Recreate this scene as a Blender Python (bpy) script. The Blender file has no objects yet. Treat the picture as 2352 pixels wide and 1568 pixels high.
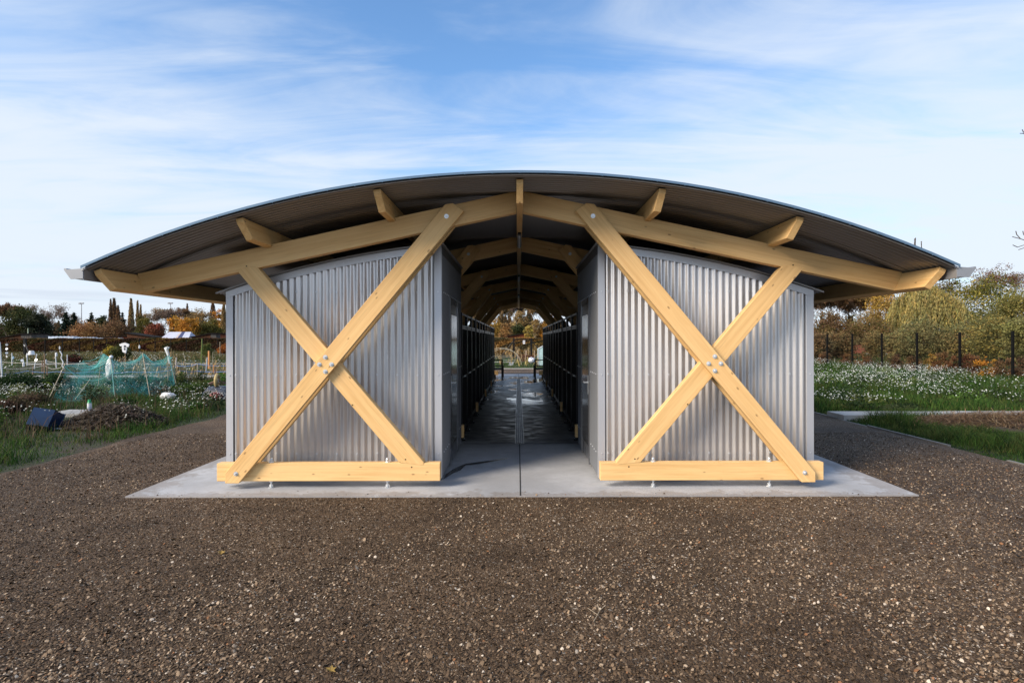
import bpy, math, random
import numpy as np
from mathutils import Vector, Matrix
R = math.radians
rnd = random.Random(7)
rng = np.random.default_rng(11)
sc = bpy.context.scene
COL = sc.collection

# ------------------------------------------------------------------ camera
F = 1307.0            # focal length in pixels of a 2352 px wide picture (20 mm)
CX = -0.02
CZ = 1.6
cam = bpy.data.cameras.new('camera')
cam.sensor_width = 36.0
cam.lens = 20.0
cam.shift_x = -14 / 2352
cam.shift_y = -5 / 2352
cam.clip_end = 3000
cam.clip_start = 0.05
camo = bpy.data.objects.new('camera', cam)
COL.objects.link(camo)
camo.location = (CX, 0, CZ)
camo.rotation_euler = (R(90), R(0.12), 0)
sc.camera = camo

# ------------------------------------------------------------------ world + sun
SUN_EL, SUN_AZ = R(31), R(-124)      # azimuth from +Y towards +X: behind the camera, to the left
wd = bpy.data.worlds.new('World')
sc.world = wd
wd.use_nodes = True
nt = wd.node_tree
nt.nodes.clear()
def N(t, tree, **k):
    n = tree.nodes.new(t)
    for a, b in k.items():
        setattr(n, a, b)
    return n
def Lk(tree, a, b): tree.links.new(a, b)
def math_n(tree, op, a, b=None, clamp=False):
    n = N('ShaderNodeMath', tree, operation=op, use_clamp=clamp)
    for i, v in enumerate((a, b)):
        if v is None: continue
        if isinstance(v, (int, float)): n.inputs[i].default_value = v
        else: Lk(tree, v, n.inputs[i])
    return n.outputs[0]
def mapr(tree, v, a, b, c=0.0, d=1.0, smooth=True):
    n = N('ShaderNodeMapRange', tree)
    if smooth: n.interpolation_type = 'SMOOTHSTEP'
    Lk(tree, v, n.inputs[0])
    for i, x in enumerate((a, b, c, d)): n.inputs[i + 1].default_value = x
    return n.outputs[0]
def mixc(tree, f, a, b, mode='MIX'):
    n = N('ShaderNodeMix', tree, data_type='RGBA', blend_type=mode)
    for s, v in ((n.inputs[0], f), (n.inputs[6], a), (n.inputs[7], b)):
        if isinstance(v, (int, float)): s.default_value = v
        elif isinstance(v, tuple): s.default_value = (v + (1,))[:4]
        else: Lk(tree, v, s)
    return n.outputs[2]
sky = N('ShaderNodeTexSky', nt, sky_type='NISHITA')
sky.sun_disc = False
sky.sun_elevation = SUN_EL
sky.sun_rotation = SUN_AZ
sky.air_density = 1.0; sky.dust_density = 0.6; sky.ozone_density = 2.2
tc = N('ShaderNodeTexCoord', nt)
sep = N('ShaderNodeSeparateXYZ', nt); Lk(nt, tc.outputs['Generated'], sep.inputs[0])
dz = math_n(nt, 'ADD', math_n(nt, 'MAXIMUM', sep.outputs[2], 0.0), 0.10)
px = math_n(nt, 'DIVIDE', sep.outputs[0], dz)
py = math_n(nt, 'DIVIDE', sep.outputs[1], dz)
cmb = N('ShaderNodeCombineXYZ', nt); Lk(nt, px, cmb.inputs[0]); Lk(nt, py, cmb.inputs[1])
def noise(tree, vec, scale, detail=4, rough=.5, dist=0.0, sx=1, sy=1, sz=1, rot=0, loc=(0, 0, 0)):
    m = N('ShaderNodeMapping', tree)
    m.inputs['Scale'].default_value = (sx, sy, sz)
    m.inputs['Rotation'].default_value = (0, 0, rot)
    m.inputs['Location'].default_value = loc
    Lk(tree, vec, m.inputs[0])
    n = N('ShaderNodeTexNoise', tree)
    Lk(tree, m.outputs[0], n.inputs['Vector'])
    n.inputs['Scale'].default_value = scale
    n.inputs['Detail'].default_value = detail
    n.inputs['Roughness'].default_value = rough
    n.inputs['Distortion'].default_value = dist
    return n.outputs['Fac']
n1 = noise(nt, cmb.outputs[0], .62, 8, .54, .6, sx=.55, sy=1.25, rot=R(35), loc=(3.1, .6, 0))
n2 = noise(nt, cmb.outputs[0], 1.7, 8, .58, 1.0, sx=.5, sy=1.6, rot=R(-42), loc=(1.5, 2.4, 3))
n3 = noise(nt, cmb.outputs[0], .30, 3, .5, .2, loc=(7.3, 1.2, 5))
nn = math_n(nt, 'ADD', math_n(nt, 'ADD', math_n(nt, 'MULTIPLY', n1, .45), math_n(nt, 'MULTIPLY', n2, .30)), math_n(nt, 'MULTIPLY', n3, .25))
low = mapr(nt, sep.outputs[2], .55, .15, -.02, .045)          # more veil towards the horizon
msk = mapr(nt, math_n(nt, 'ADD', nn, low), .375, .565)
msk = math_n(nt, 'MULTIPLY', msk, .90)
# grey-violet streaks of cloud low at the left
n4 = noise(nt, tc.outputs['Generated'], 3.0, 5, .6, .3, sx=1, sy=1, sz=16, loc=(1, 2, 3))
bank = math_n(nt, 'MULTIPLY', mapr(nt, n4, .52, .68), math_n(nt, 'MULTIPLY', mapr(nt, sep.outputs[2], .13, .04), mapr(nt, sep.outputs[0], -.35, -.62)))
SKYG = N('ShaderNodeVectorMath', nt, operation='MULTIPLY')
Lk(nt, sky.outputs[0], SKYG.inputs[0]); SKYG.inputs[1].default_value = (1.05, 1.32, 1.50)
hz = mapr(nt, sep.outputs[2], .38, .0, 0, .80)
base = mixc(nt, hz, SKYG.outputs[0], (4.2, 5.0, 5.75))
c1 = mixc(nt, msk, base, (4.95, 5.4, 6.0))
c2 = mixc(nt, math_n(nt, 'MULTIPLY', bank, .55), c1, (3.6, 4.1, 4.9))
bg = N('ShaderNodeBackground', nt); bg.inputs[1].default_value = 0.1
Lk(nt, c2, bg.inputs[0])
out = N('ShaderNodeOutputWorld', nt); Lk(nt, bg.outputs[0], out.inputs[0])

sl = bpy.data.lights.new('sun', 'SUN')
sl.energy = 3.3; sl.angle = R(24); sl.color = (1, .85, .67)
so = bpy.data.objects.new('sun', sl); COL.objects.link(so)
sd = Vector((math.sin(SUN_AZ) * math.cos(SUN_EL), math.cos(SUN_AZ) * math.cos(SUN_EL), math.sin(SUN_EL)))
so.rotation_euler = sd.to_track_quat('Z', 'Y').to_euler()
so.location = (0, 0, 30)
sc.view_settings.view_transform = 'Standard'
sc.view_settings.look = 'None'
sc.view_settings.exposure = 0.75
sc.view_settings.gamma = 1.0
sc.render.engine = 'CYCLES'
sc.cycles.max_bounces = 6
sc.cycles.diffuse_bounces = 1
sc.cycles.glossy_bounces = 3
sc.cycles.transparent_max_bounces = 24

# ------------------------------------------------------------------ helpers
def W(x, y, D):                      # picture (2352 px) point at distance D -> world
    return Vector(((x - 1190) * D / F + CX, D, CZ - (y - 779) * D / F))
def G(x, y, zg=-.02):                # picture point on the ground -> world
    D = (CZ - zg) * F / (y - 779)
    return Vector(((x - 1190) * D / F + CX, D, zg))

def link(name, data, parent=None):
    o = bpy.data.objects.new(name, data)
    COL.objects.link(o)
    if parent: o.parent = parent
    return o
def tag(o, label, cat, group=None, kind=None):
    if label: o['label'] = label
    if cat: o['category'] = cat
    if group: o['group'] = group
    if kind: o['kind'] = kind
    return o
def struct(o, kind='structure'):
    o['kind'] = kind
    return o
def empty(name, loc=(0, 0, 0), rz=0):
    o = bpy.data.objects.new(name, None)
    o.empty_display_size = .1
    COL.objects.link(o); o.location = loc; o.rotation_euler = (0, 0, rz)
    return o
def copy_tree(o, parent=None):
    c = o.copy(); COL.objects.link(c); c.parent = parent
    for ch in list(o.children): copy_tree(ch, c)
    return c
def sub(o): return list(o.children)

class MB:
    def __init__(s): s.v = []; s.f = []; s.sm = []
    def add(s, vs, fs, smooth=False):
        b = len(s.v); s.v += [tuple(v) for v in vs]
        s.f += [tuple(i + b for i in f) for f in fs]; s.sm += [smooth] * len(fs)
    def box(s, x0, x1, y0, y1, z0, z1, M=None):
        vs = [Vector((x, y, z)) for z in (z0, z1) for y in (y0, y1) for x in (x0, x1)]
        if M: vs = [M @ v for v in vs]
        s.add(vs, [(0, 2, 3, 1), (4, 5, 7, 6), (0, 1, 5, 4), (2, 6, 7, 3), (0, 4, 6, 2), (1, 3, 7, 5)])
    def tube(s, p0, p1, r0, r1=None, n=8, cap=True, smooth=True):
        r1 = r0 if r1 is None else r1
        p0, p1 = Vector(p0), Vector(p1); d = (p1 - p0)
        if d.length < 1e-6: return
        d.normalize()
        a = d.orthogonal().normalized(); b = d.cross(a)
        vs = []
        for p, r in ((p0, r0), (p1, r1)):
            for i in range(n):
                t = 2 * math.pi * i / n
                vs.append(p + a * math.cos(t) * r + b * math.sin(t) * r)
        s.add(vs, [(i, (i + 1) % n, n + (i + 1) % n, n + i) for i in range(n)], smooth)
        if cap:
            s.add(vs[:n], [tuple(reversed(range(n)))]); s.add(vs[n:], [tuple(range(n))])
    def path(s, pts, r, n=6):
        pts = [Vector(p) for p in pts]
        for i in range(len(pts) - 1): s.tube(pts[i], pts[i + 1], r if not callable(r) else r(i / len(pts)), r if not callable(r) else r((i + 1) / len(pts)), n)
    def prism(s, poly, y0, y1):       # poly in x,z
        n = len(poly)
        ar = sum(poly[i][0] * poly[(i + 1) % n][1] - poly[(i + 1) % n][0] * poly[i][1] for i in range(n))
        if ar < 0: poly = poly[::-1]
        vs = [(x, y0, z) for x, z in poly] + [(x, y1, z) for x, z in poly]
        s.add(vs, [tuple(range(n)), tuple(n + i for i in reversed(range(n)))] + [((i + 1) % n, i, n + i, n + (i + 1) % n) for i in range(n)])
    def blob(s, c, r, sub=2, jit=.0, sc=(1, 1, 1), rr=rnd):
        import bmesh
        bm = bmesh.new(); bmesh.ops.create_icosphere(bm, subdivisions=sub, radius=1)
        vs = [Vector((v.co.x * sc[0], v.co.y * sc[1], v.co.z * sc[2])) * r * (1 + rr.uniform(-jit, jit)) + Vector(c) for v in bm.verts]
        fs = [tuple(v.index for v in f.verts) for f in bm.faces]; bm.free()
        s.add(vs, fs, True)
    def build(s, name, mat, parent=None):
        me = bpy.data.meshes.new(name)
        me.from_pydata(s.v, [], s.f)
        me.polygons.foreach_set('use_smooth', s.sm)
        me.materials.append(mat); me.update()
        return link(name, me, parent)

def np_mesh(name, verts, faces, mat, parent=None, cols=None, smooth=False):
    me = bpy.data.meshes.new(name)
    k = faces.shape[1]
    me.vertices.add(len(verts)); me.vertices.foreach_set('co', verts.astype(np.float32).ravel())
    me.loops.add(faces.size); me.loops.foreach_set('vertex_index', faces.astype(np.int32).ravel())
    me.polygons.add(len(faces))
    me.polygons.foreach_set('loop_start', np.arange(0, faces.size, k, dtype=np.int32))
    me.polygons.foreach_set('loop_total', np.full(len(faces), k, dtype=np.int32))
    if smooth: me.polygons.foreach_set('use_smooth', np.ones(len(faces), dtype=bool))
    me.update(calc_edges=True)
    if cols is not None:
        at = me.color_attributes.new('tint', 'FLOAT_COLOR', 'POINT')
        c4 = np.ones((len(verts), 4), dtype=np.float32); c4[:, :3] = cols
        at.data.foreach_set('color', c4.ravel())
    me.materials.append(mat)
    me.validate()
    return link(name, me, parent)

# ------------------------------------------------------------------ materials
def newmat(name):
    m = bpy.data.materials.new(name); m.use_nodes = True
    t = m.node_tree; b = t.nodes['Principled BSDF']
    return m, t, b
def bump(t, b, h, strength=.3, dist=.01):
    n = N('ShaderNodeBump', t); n.inputs['Strength'].default_value = strength; n.inputs['Distance'].default_value = dist
    Lk(t, h, n.inputs['Height']); Lk(t, n.outputs[0], b.inputs['Normal'])
def simple(name, c, rough=.5, metal=0.0, var=.12, scale=8, bumps=0.0, spec=.5):
    m, t, b = newmat(name)
    tcn = N('ShaderNodeTexCoord', t)
    f = noise(t, tcn.outputs['Object'], scale, 5, .6)
    dark = tuple(x * (1 - var) for x in c); lite = tuple(min(1, x * (1 + var)) for x in c)
    Lk(t, mixc(t, mapr(t, f, .3, .7), dark, lite), b.inputs['Base Color'])
    b.inputs['Roughness'].default_value = rough; b.inputs['Metallic'].default_value = metal
    b.inputs['Specular IOR Level'].default_value = spec
    if bumps: bump(t, b, noise(t, tcn.outputs['Object'], scale * 6, 4, .6), bumps, .01)
    return m

def wood_mat(name, c, c2, knots=True):
    m, t, b = newmat(name)
    tcn = N('ShaderNodeTexCoord', t); o = tcn.outputs['Object']
    info = N('ShaderNodeObjectInfo', t)
    add = N('ShaderNodeVectorMath', t, operation='ADD'); Lk(t, o, add.inputs[0])
    sca = N('ShaderNodeVectorMath', t, operation='SCALE'); Lk(t, info.outputs['Location'], sca.inputs[0]); sca.inputs['Scale'].default_value = 3.7
    Lk(t, sca.outputs[0], add.inputs[1])
    v = add.outputs[0]
    g = noise(t, v, 9, 6, .65, .6, sx=.10, sy=2.5, sz=2.5)          # long grain
    g2 = noise(t, v, 55, 4, .6, .2, sx=.05, sy=2, sz=2)             # fine grain
    br = noise(t, v, 1.1, 2, .5, 0, sx=.8, sy=.3, sz=1.2)           # lamella to lamella tone
    col = mixc(t, mapr(t, g, .35, .68), c, c2)
    col = mixc(t, math_n(t, 'MULTIPLY', mapr(t, g2, .5, .7), .32), col, tuple(x * .55 for x in c2))
    col = mixc(t, mapr(t, br, .35, .65, 0, .35), col, tuple(min(1, x * y) for x, y in zip(c, (1.12, 1.12, 1.2))))
    if knots:
        mp = N('ShaderNodeMapping', t); mp.inputs['Scale'].default_value = (3.0, 5.2, 6.4); Lk(t, v, mp.inputs[0])
        vo = N('ShaderNodeTexVoronoi', t); vo.inputs['Scale'].default_value = 1.8; Lk(t, mp.outputs[0], vo.inputs['Vector'])
        k = mapr(t, vo.outputs['Distance'], .05, .14, 1, 0)
        pick = N('ShaderNodeSeparateColor', t); Lk(t, vo.outputs['Color'], pick.inputs[0])
        k = math_n(t, 'MULTIPLY', k, mapr(t, pick.outputs[0], .15, .2))
        col = mixc(t, math_n(t, 'MULTIPLY', k, .72), col, (.20, .10, .04))
    Lk(t, col, b.inputs['Base Color'])
    b.inputs['Roughness'].default_value = .55
    b.inputs['Specular IOR Level'].default_value = .35
    bump(t, b, g2, .12, .004)
    return m
WOOD = wood_mat('glulam_timber', (.83, .55, .245), (.70, .42, .165))
WOODE = wood_mat('timber_end', (.74, .42, .17), (.60, .30, .10))

def sheet_metal(name, c, rough, metal, n=.08):
    m, t, b = newmat(name)
    tcn = N('ShaderNodeTexCoord', t)
    f = noise(t, tcn.outputs['Object'], 3.0, 6, .65, 0, sz=.4)
    f2 = noise(t, tcn.outputs['Object'], 260, 2, .5)
    col = mixc(t, f, tuple(x * (1 - n) for x in c), tuple(min(1, x * (1 + n)) for x in c))
    col = mixc(t, mapr(t, f2, .45, .75, 0, .04), col, tuple(x * .8 for x in c))
    Lk(t, col, b.inputs['Base Color'])
    b.inputs['Metallic'].default_value = metal
    Lk(t, mapr(t, f, .2, .8, rough - .03, rough + .03), b.inputs['Roughness'])
    return m
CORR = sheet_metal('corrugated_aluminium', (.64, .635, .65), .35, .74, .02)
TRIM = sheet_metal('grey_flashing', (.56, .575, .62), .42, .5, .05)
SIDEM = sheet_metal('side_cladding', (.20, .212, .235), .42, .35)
ROOFM = sheet_metal('roof_sheet', (.23, .22, .215), .36, .45, .10)
EDGE = sheet_metal('roof_edge_trim', (.12, .20, .30), .35, .35, .05)
GUTTER = sheet_metal('gutter_metal', (.33, .34, .365), .38, .5, .05)
DOORM = sheet_metal('door_metal', (.20, .21, .23), .28, .6, .05)
STEEL = simple('zinc_bolt', (.74, .77, .80), .32, .6, .08)
SCREW = simple('screw_head', (.66, .68, .72), .4, .5, .05)
BLACK = simple('black_powder_coat', (.005, .005, .006), .36, 0, .1, spec=.3)
BLACKP = simple('black_sheet', (.010, .010, .012), .5, 0, .1)
RUBBER = simple('rubber_seal', (.02, .02, .02), .6)
LAMPW = simple('lamp_diffuser', (.75, .77, .80), .35)
HOLE = simple('drill_hole', (.03, .018, .01), .9)

def concrete_mat(name, wet=True, base=(.46, .475, .51)):
    m, t, b = newmat(name)
    g = N('ShaderNodeNewGeometry', t); P = g.outputs['Position']
    a = noise(t, P, .9, 6, .6, .4); c = noise(t, P, 7, 6, .65); d = noise(t, P, 160, 3, .6)
    col = mixc(t, mapr(t, a, .3, .7), tuple(x * .74 for x in base), tuple(x * 1.12 for x in base))
    col = mixc(t, mapr(t, c, .35, .75, 0, .42), col, tuple(x * .68 for x in base))
    col = mixc(t, mapr(t, d, .5, .8, 0, .18), col, tuple(x * .6 for x in base))
    rough = mapr(t, c, .3, .7, .62, .8)
    if wet:
        s = N('ShaderNodeSeparateXYZ', t); Lk(t, P, s.inputs[0])
        ed = math_n(t, 'MINIMUM', math_n(t, 'SUBTRACT', s.outputs[1], 5.825), math_n(t, 'MULTIPLY', math_n(t, 'SUBTRACT', 4.07, math_n(t, 'ABSOLUTE', s.outputs[0])), .6))
        en = noise(t, P, 5, 6, .7)
        dirt = mapr(t, math_n(t, 'SUBTRACT', ed, math_n(t, 'MULTIPLY', math_n(t, 'SUBTRACT', en, .42), .9)), .0, .10, .38, 0)
        col = mixc(t, dirt, col, (.16, .115, .078))
        st_ = noise(t, P, 2.3, 5, .7, 1.2, sx=1, sy=1.6)
        col = mixc(t, mapr(t, st_, .56, .72, 0, .20), col, tuple(x * .55 for x in base))
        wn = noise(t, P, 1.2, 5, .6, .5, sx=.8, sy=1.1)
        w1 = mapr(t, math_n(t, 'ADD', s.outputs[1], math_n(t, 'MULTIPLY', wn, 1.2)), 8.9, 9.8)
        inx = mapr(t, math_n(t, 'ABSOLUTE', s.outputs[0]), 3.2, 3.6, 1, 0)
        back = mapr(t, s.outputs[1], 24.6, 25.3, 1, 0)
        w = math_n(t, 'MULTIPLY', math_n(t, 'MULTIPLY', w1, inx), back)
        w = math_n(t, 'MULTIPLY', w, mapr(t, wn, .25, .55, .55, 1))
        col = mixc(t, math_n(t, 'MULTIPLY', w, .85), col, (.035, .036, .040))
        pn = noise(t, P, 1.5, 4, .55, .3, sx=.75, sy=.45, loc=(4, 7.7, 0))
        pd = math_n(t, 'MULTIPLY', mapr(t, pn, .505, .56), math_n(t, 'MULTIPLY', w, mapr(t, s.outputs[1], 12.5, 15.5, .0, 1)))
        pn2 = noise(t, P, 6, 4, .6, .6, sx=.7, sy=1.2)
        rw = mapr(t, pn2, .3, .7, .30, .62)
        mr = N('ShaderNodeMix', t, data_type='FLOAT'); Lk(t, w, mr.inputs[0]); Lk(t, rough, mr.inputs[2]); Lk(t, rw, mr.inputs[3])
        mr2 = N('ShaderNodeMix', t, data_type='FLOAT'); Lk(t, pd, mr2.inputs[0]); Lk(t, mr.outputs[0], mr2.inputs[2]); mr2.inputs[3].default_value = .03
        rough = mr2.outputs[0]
        inv = math_n(t, 'SUBTRACT', 1, pd)
        hh = math_n(t, 'MULTIPLY', math_n(t, 'ADD', math_n(t, 'MULTIPLY', pn2, .25), math_n(t, 'MULTIPLY', d, .4)), inv)
        bump(t, b, hh, .12, .002)
    else:
        bump(t, b, math_n(t, 'ADD', c, math_n(t, 'MULTIPLY', d, .4)), .25, .006)
    Lk(t, col, b.inputs['Base Color']); Lk(t, rough, b.inputs['Roughness'])
    return m
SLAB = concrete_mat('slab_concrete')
CONC = concrete_mat('path_concrete', False, (.36, .36, .355)); CONCD = concrete_mat('old_concrete', False, (.20, .19, .175))

def gravel_mat():
    m, t, b = newmat('shell_gravel')
    g = N('ShaderNodeNewGeometry', t); P = g.outputs['Position']
    wp = N('ShaderNodeTexNoise', t); Lk(t, P, wp.inputs['Vector']); wp.inputs['Scale'].default_value = 30
    ad = N('ShaderNodeVectorMath', t, operation='MULTIPLY_ADD'); Lk(t, wp.outputs['Color'], ad.inputs[0]); ad.inputs[1].default_value = (.015, .015, 0); Lk(t, P, ad.inputs[2])
    v1 = N('ShaderNodeTexVoronoi', t); v1.inputs['Scale'].default_value = 85; Lk(t, ad.outputs[0], v1.inputs['Vector'])
    v2 = N('ShaderNodeTexVoronoi', t); v2.inputs['Scale'].default_value = 160; Lk(t, ad.outputs[0], v2.inputs['Vector'])
    s1 = N('ShaderNodeSeparateColor', t); Lk(t, v1.outputs['Color'], s1.inputs[0])
    s2 = N('ShaderNodeSeparateColor', t); Lk(t, v2.outputs['Color'], s2.inputs[0])
    big = noise(t, P, .55, 5, .6, .5); mid = noise(t, P, 3.5, 5, .6, .3, sx=1, sy=.8)
    soil = mixc(t, mapr(t, mid, .3, .7), (.058, .033, .018), (.100, .061, .034))
    c = mixc(t, mapr(t, s2.outputs[0], .3, .9, 0, .6), soil, (.11, .077, .048))
    st = mapr(t, s1.outputs[0], .55, .97)
    st = math_n(t, 'MULTIPLY', st, mapr(t, big, .35, .62, .45, 1))
    c = mixc(t, math_n(t, 'MULTIPLY', st, .65), c, (.26, .185, .12))
    c = mixc(t, mapr(t, s1.outputs[1], .95, .985), c, (.42, .37, .31))
    c = mixc(t, mapr(t, big, .35, .62, .5, 0), c, (.026, .017, .011))
    Lk(t, c, b.inputs['Base Color']); b.inputs['Roughness'].default_value = .82
    b.inputs['Specular IOR Level'].default_value = .3
    h = math_n(t, 'ADD', math_n(t, 'SUBTRACT', 1, v1.outputs['Distance']), math_n(t, 'MULTIPLY', math_n(t, 'SUBTRACT', 1, v2.outputs['Distance']), .5))
    bump(t, b, h, .9, .012)
    return m
GRAVEL = gravel_mat()

def soil_mat():
    m, t, b = newmat('meadow_soil')
    g = N('ShaderNodeNewGeometry', t); P = g.outputs['Position']
    a = noise(t, P, .25, 6, .6, .6); c = noise(t, P, 9, 6, .7); e = noise(t, P, 1.3, 5, .65, .6)
    soil = mixc(t, c, (.028, .019, .013), (.070, .050, .034))
    gr = mixc(t, c, (.014, .024, .008), (.030, .042, .014))
    col = mixc(t, mapr(t, math_n(t, 'ADD', math_n(t, 'MULTIPLY', a, .5), math_n(t, 'MULTIPLY', e, .5)), .42, .52), soil, gr)
    Lk(t, col, b.inputs['Base Color']); b.inputs['Roughness'].default_value = .95
    bump(t, b, c, .8, .05)
    return m
SOIL = soil_mat()
def tint_mat(name, rough=.75, trans=.32, spec=.15, gain=1.0):
    m, t, b = newmat(name)
    at = N('ShaderNodeAttribute', t); at.attribute_name = 'tint'
    b.inputs['Specular IOR Level'].default_value = spec
    Lk(t, at.outputs['Color'], b.inputs['Base Color'])
    b.inputs['Roughness'].default_value = rough; b.inputs['Specular IOR Level'].default_value = spec
    if trans:
        tr = N('ShaderNodeBsdfTranslucent', t); Lk(t, at.outputs['Color'], tr.inputs[0])
        mx = N('ShaderNodeMixShader', t); mx.inputs[0].default_value = trans
        Lk(t, b.outputs[0], mx.inputs[1]); Lk(t, tr.outputs[0], mx.inputs[2])
        Lk(t, mx.outputs[0], t.nodes['Material Output'].inputs[0])
    return m
LEAF = tint_mat('leaves'); STONE = tint_mat('stones', .6, 0); PETAL = tint_mat('petals', .6, .2)
BARK = simple('bark', (.085, .065, .050), .9, 0, .3, 3)
BARKL = simple('pale_bark', (.42, .38, .33), .8, 0, .3, 3)
TWIG = simple('bare_twigs', (.15, .105, .085), .9, 0, .25, 1)

# ------------------------------------------------------------------ ground, gravel, slab
GZ = -.014
b = MB(); b.add([(-900, -60, GZ - .02), (900, -60, GZ - .02), (900, 1500, GZ - .02), (-900, 1500, GZ - .02)], [(0, 1, 2, 3)])
struct(b.build('ground', SOIL))
XL, XR = -6.35, 6.40
def wavy(x, y, s):  # small irregularity of the gravel edge
    return x + .07 * math.sin(y * 1.7 + s) + .05 * math.sin(y * 4.3 + 2 * s)
b = MB()
ys = [-3 + .35 * i for i in range(98)]
vs = []
for y in ys: vs += [(wavy(XL, y, 1) if y > 5 else -14, y, GZ + .0), (XR + .02 if y > 5 else 14, y, GZ)]
vs = []
for y in ys:
    xl = wavy(XL, y, 1); xr = XR + .0
    vs += [(xl, y, GZ), (xr, y, GZ)]
b.add(vs, [(2 * i, 2 * i + 1, 2 * i + 3, 2 * i + 2) for i in range(len(ys) - 1)])
y1 = ys[-1]
struct(b.build('gravel_path', GRAVEL))
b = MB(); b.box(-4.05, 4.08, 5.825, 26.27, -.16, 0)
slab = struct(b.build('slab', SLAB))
# joints in the slab, cut lines filled with dark sealant, lie 2 mm proud
JOINT = simple('joint_sealant', (.03, .03, .03), .8)
b = MB()
b.box(-.006, .006, 5.83, 8.72, -.01, .003); b.box(-.86, .86, 8.735, 8.75, -.01, .003)
b.box(-.90, -.10, 11.95, 11.965, -.01, .003); b.box(.10, .90, 15.6, 15.615, -.01, .003)
b.box(-.006, .006, 23.3, 26.26, -.01, .003)
struct(b.build('slab_joint', JOINT))

# stones and shells on the gravel: one object, nobody could count them
def stones(n, ysamp, name):
    oc = np.array([(1, 0, 0), (.5, .87, .05), (-.5, .87, -.05), (-1, 0, .05), (-.5, -.87, 0), (.5, -.87, .05), (0, 0, .75), (0, 0, -.6)], dtype=np.float32)
    of = np.array([(0, 1, 6), (1, 2, 6), (2, 3, 6), (3, 4, 6), (4, 5, 6), (5, 0, 6)], dtype=np.int32)
    Y = ysamp(n); lim = np.minimum(6.2, Y * 1.02 + .4)
    X = rng.uniform(-1, 1, n) * lim
    ok = ~((X > -4.1) & (X < 4.13) & (Y > 5.79 + np.where(rng.random(n) < .16, rng.exponential(.06, n), 0)))
    X, Y = X[ok], Y[ok]; n = len(X)
    s = np.clip(rng.lognormal(-5.12, .36, n), .003, .0155)
    a = rng.uniform(0, 2 * np.pi, n)
    tx, ty = rng.normal(0, .45, n), rng.normal(0, .45, n)
    v = np.repeat(oc[None], n, 0)
    v = v * (s[:, None, None] * np.stack([np.ones(n), rng.uniform(.6, 1, n), rng.uniform(.35, .8, n)], 1)[:, None, :])
    v = v * rng.uniform(.8, 1.15, (n, 8, 1))
    ca, sa = np.cos(a)[:, None], np.sin(a)[:, None]
    z = v[..., 2] + v[..., 0] * tx[:, None] + v[..., 1] * ty[:, None]
    x = v[..., 0] * ca - v[..., 1] * sa; y = v[..., 0] * sa + v[..., 1] * ca
    V = np.stack([x + X[:, None], y + Y[:, None], z + np.where((Y > 5.825) & (X > -4.05) & (X < 4.08), 0, GZ)[:, None] + s[:, None] * .25], 2).reshape(-1, 3)
    Fc = (of[None] + (np.arange(n) * 8)[:, None, None]).reshape(-1, 3)
    pal = np.array([(.108, .072, .045), (.058, .039, .025), (.175, .122, .078), (.25, .18, .118), (.36, .275, .195), (.50, .43, .35), (.24, .12, .06)])
    pi = rng.choice(len(pal), n, p=[.27, .29, .20, .12, .07, .03, .02])
    patch = np.sin(X * 1.1 + .6) * np.cos(Y * 1.3 + X * .4) + .6 * np.sin(X * 2.7 - Y * 1.9) + .25 * X
    pi = np.where((pi >= 2) & (patch < .1) & (rng.random(n) < .65), rng.integers(0, 2, n), pi)
    c = pal[pi] * rng.uniform(.8, 1.2, (n, 1))
    C = np.repeat(c[:, None, :], 8, 1).reshape(-1, 3)
    o = np_mesh(name, V, Fc, STONE, cols=C)
    tag(o, 'loose brown gravel mixed with pale shell pieces', 'gravel', kind='stuff')
stones(240000, lambda n: 2.3 + 7.5 * rng.random(n) ** 1.5, 'gravel_stones')
# fallen leaves on the gravel
for i, (x, y, rz, cc) in enumerate([(507, 1272, .4, 'left'), (757, 1545, 1.3, 'front')]):
    b = MB(); s = .028
    pts = [(0, -1.1), (.25, -.5), (.9, -.55), (.6, -.05), (1.0, .45), (.35, .45), (0, 1.1), (-.35, .45), (-1, .45), (-.6, -.05), (-.9, -.55), (-.25, -.5)]
    vs = [(a * s, c * s, .006 + .008 * abs(a)) for a, c in pts] + [(0, 0, .002)]
    b.add(vs, [(k, (k + 1) % 12, 12) for k in range(12)])
    o = b.build('fallen_leaf', simple('yellow_leaf', (.28, .18, .04), .6)); o.location = G(x, y) + Vector((0, 0, .012)); o.rotation_euler = (.2, .1, rz)
    tag(o, ['yellow fallen leaf on the gravel left of the middle', 'yellow fallen leaf on the gravel at the bottom edge'][i], 'leaf', 'fallen leaves on the gravel')
b = MB(); b.path([(0, 0, 0), (.03, .05, .015), (.05, .11, .01), (.045, .17, .02)], .003, 5); b.tube((.03, .05, .015), (-.02, .10, .03), .002, n=5); b.tube((.05, .11, .01), (.09, .14, .03), .002, n=5)
o = b.build('dry_twig', simple('dry_twig', (.30, .24, .17), .8)); o.location = G(1362, 1432) + Vector((0, 0, .012)); tag(o, 'small pale forked twig lying on the gravel', 'twig')

# ------------------------------------------------------------------ shelter
RR = 10.24; RZ = 3.208 - RR            # roof circle, upper face
def roofz(x, off=0.0): return RZ + math.sqrt((RR - off) ** 2 - x * x)
shelter = empty('open_shelter', (0, 15.2, 0))
tag(shelter, 'long open timber shelter with shallow arched corrugated metal roof on crossed timber braces', 'shelter')
sh_inv = Matrix.Translation((0, -15.2, 0))

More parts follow.
